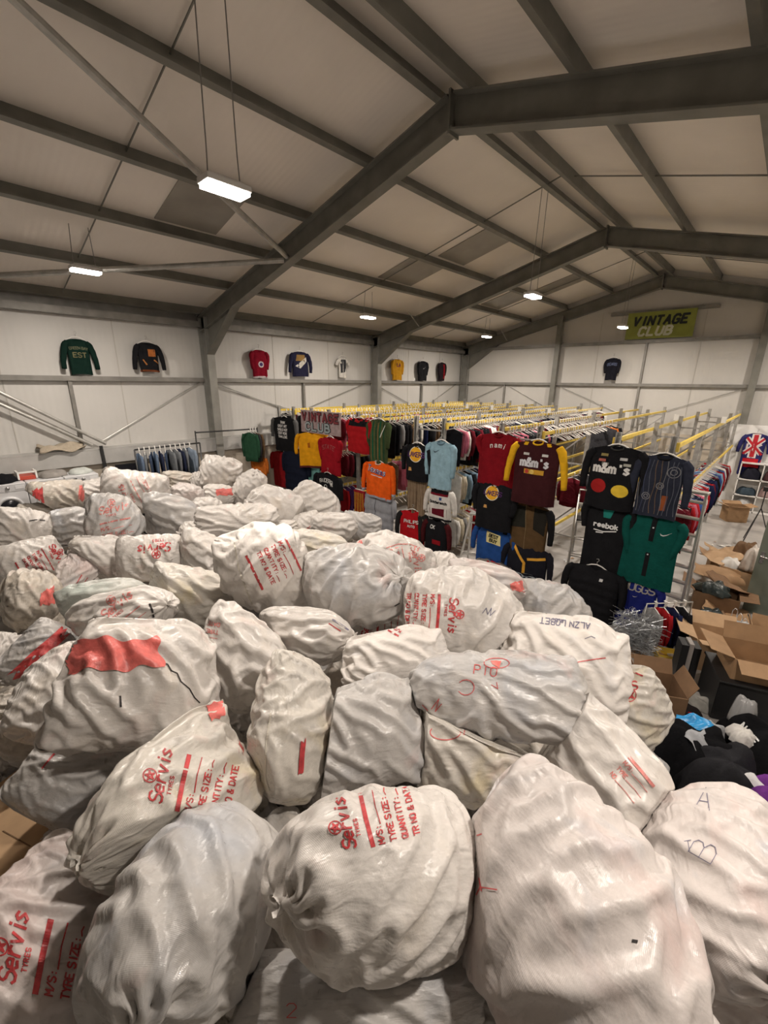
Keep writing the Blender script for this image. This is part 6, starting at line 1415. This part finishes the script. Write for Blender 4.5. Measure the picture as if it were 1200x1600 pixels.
# dark clothes at the near right rim
for lab, c, s, col, sd in (('black clothes heaped at the foot of the sacks on the right', (.02, 4.35, 0), (1.0, .9, .62), (.006, .006, .007), 1), ('charcoal coat with pale lining beside the black clothes', (.28, 4.15, .0), (.8, .7, .66), (.022, .022, .025), 2), ('purple and white garments at the right edge', (.62, 4.05, 0), (.7, .7, .70), (.16, .04, .24), 3),
                           ('black holdall with white sport lettering at the right edge', (.58, 5.05, 0), (.9, .75, .55), (.008, .008, .009), 4), ('light grey cloth next to the bright blue wrapper', (.06, 4.75, .30), (.32, .28, .22), (.34, .35, .36), 5), ('white cloth folded on the black holdall', (.34, 4.85, .42), (.24, .22, .12), (.62, .60, .57), 6),
                           ('grey trainers bundle on the floor by the display box', (-.10, 5.75, 0), (.34, .28, .14), (.40, .39, .36), 7), ('dark cap with a red edge by the display box', (-.22, 5.45, 0), (.42, .26, .16), (.03, .025, .025), 8)):
    nm = {4: 'holdall', 7: 'shoe_bundle', 8: 'cap'}.get(sd, 'garment_heap')
    o = blob(nm, lab, c, s, col, 100 + sd, 'bag' if sd == 4 else 'clothing', None, .24, sub=(48, 20), n_fold=7)
    if sd == 4:
        me_ = o.data; bv = BVHTree.FromPolygons([v.co + Vector(c) for v in me_.vertices], [p_.vertices[:] for p_ in me_.polygons])
        def pj4(u, v):
            d = FW + RT * (u - 600) / FPX + UP * (800 + v) / FPX; d = d / np.linalg.norm(d); co, *_ = bv.ray_cast(Vector(EYE), Vector(d)); return None if co is None else np.array(co) - d * (.006 + RIB[0] * .0005) - np.array(c)
        st, L_ = text_strokes('NIKE', 11); vs, fs = ribbons(place2d(st, 1154, -1136, -.9), 2.6, pj4, 4)
        if fs: MB().add(vs, fs).build('lettering', cloth((.75, .75, .75)), o)
    if sd == 8: sheet('red_edge', None, (0.1, -.02, .10), (.12, .1), cloth((.4, .02, .03)), 5, .01, parent=o)
    if sd == 3:
        sheet('white_panel', None, (-.05, -.12, .56), (.5, .2), cloth((.62, .62, .62)), 6, .04, -.5, (.3, .2), parent=o)
    if sd == 2: sheet('pale_lining', None, (-.12, .06, .52), (.5, .22), cloth((.35, .36, .38)), 8, .05, -.7, (.2, .3), parent=o)
sheet('blue_wrapper', 'bright blue wrapper lying on the dark clothes', (-.02, 4.62, .50), (.3, .2), mat('wrapper_blue', (.02, .28, .62), rough=.35), 9, .04, .3, (.2, -.2), 'wrapper')
hd = blob('plastic_hood', 'clear plastic dome lying on the holdall', (.32, 5.15, .40), (.22, .20, .30), None, 44, 'plastic', None, .2, None, mat('clear_dome', (.40, .40, .40), rough=.15, alpha=.75))
# cardboard sheet among the sacks at the left edge
cq = pix(48, 1300, z=1.02)
cs = MB().box((0, 0, 0), (1.05, .8, .012)).build('cardboard_sheet', card_l); cs.location = (cq[0] - .1, cq[1] - .12, 1.0); cs.rotation_euler = (.05, -.12, .35); tag(cs, 'brown cardboard sheet among the sacks at the left edge', 'cardboard')
MB().box((.1, .02, .008), (.3, .006, .002)).build('crease', card_d, cs)
# litter too small and too plentiful to count
lt = MB(); rs = np.random.RandomState(12); mi = []
for k in range(260):
    if k < 150: x, y = rs.uniform(-.75, .9), rs.uniform(5.4, 13)
    else: x, y = rs.uniform(-6.9, -1.9), rs.uniform(6.3, 9.5)
    s = rs.uniform(.03, .12); a = rs.uniform(0, 6.28); c_, s_ = math.cos(a) * s, math.sin(a) * s; h_ = rs.uniform(.005, .05)
    lt.add([(x - c_, y - s_, .004), (x + s_ * .6, y - c_ * .6, h_), (x + c_, y + s_, .006), (x - s_ * .6, y + c_ * .6, h_ * .6), (x, y, h_ * 1.3)], [(0, 1, 4), (1, 2, 4), (2, 3, 4), (3, 0, 4)]); mi += [rs.choice((0, 0, 1, 2, 3))] * 4
lo = lt.build('litter', [paper, plast, card, dkpl]); lo.data.polygons.foreach_set('material_index', mi); tag(lo, 'scraps of paper and plastic scattered over the concrete', 'litter', kind='stuff')
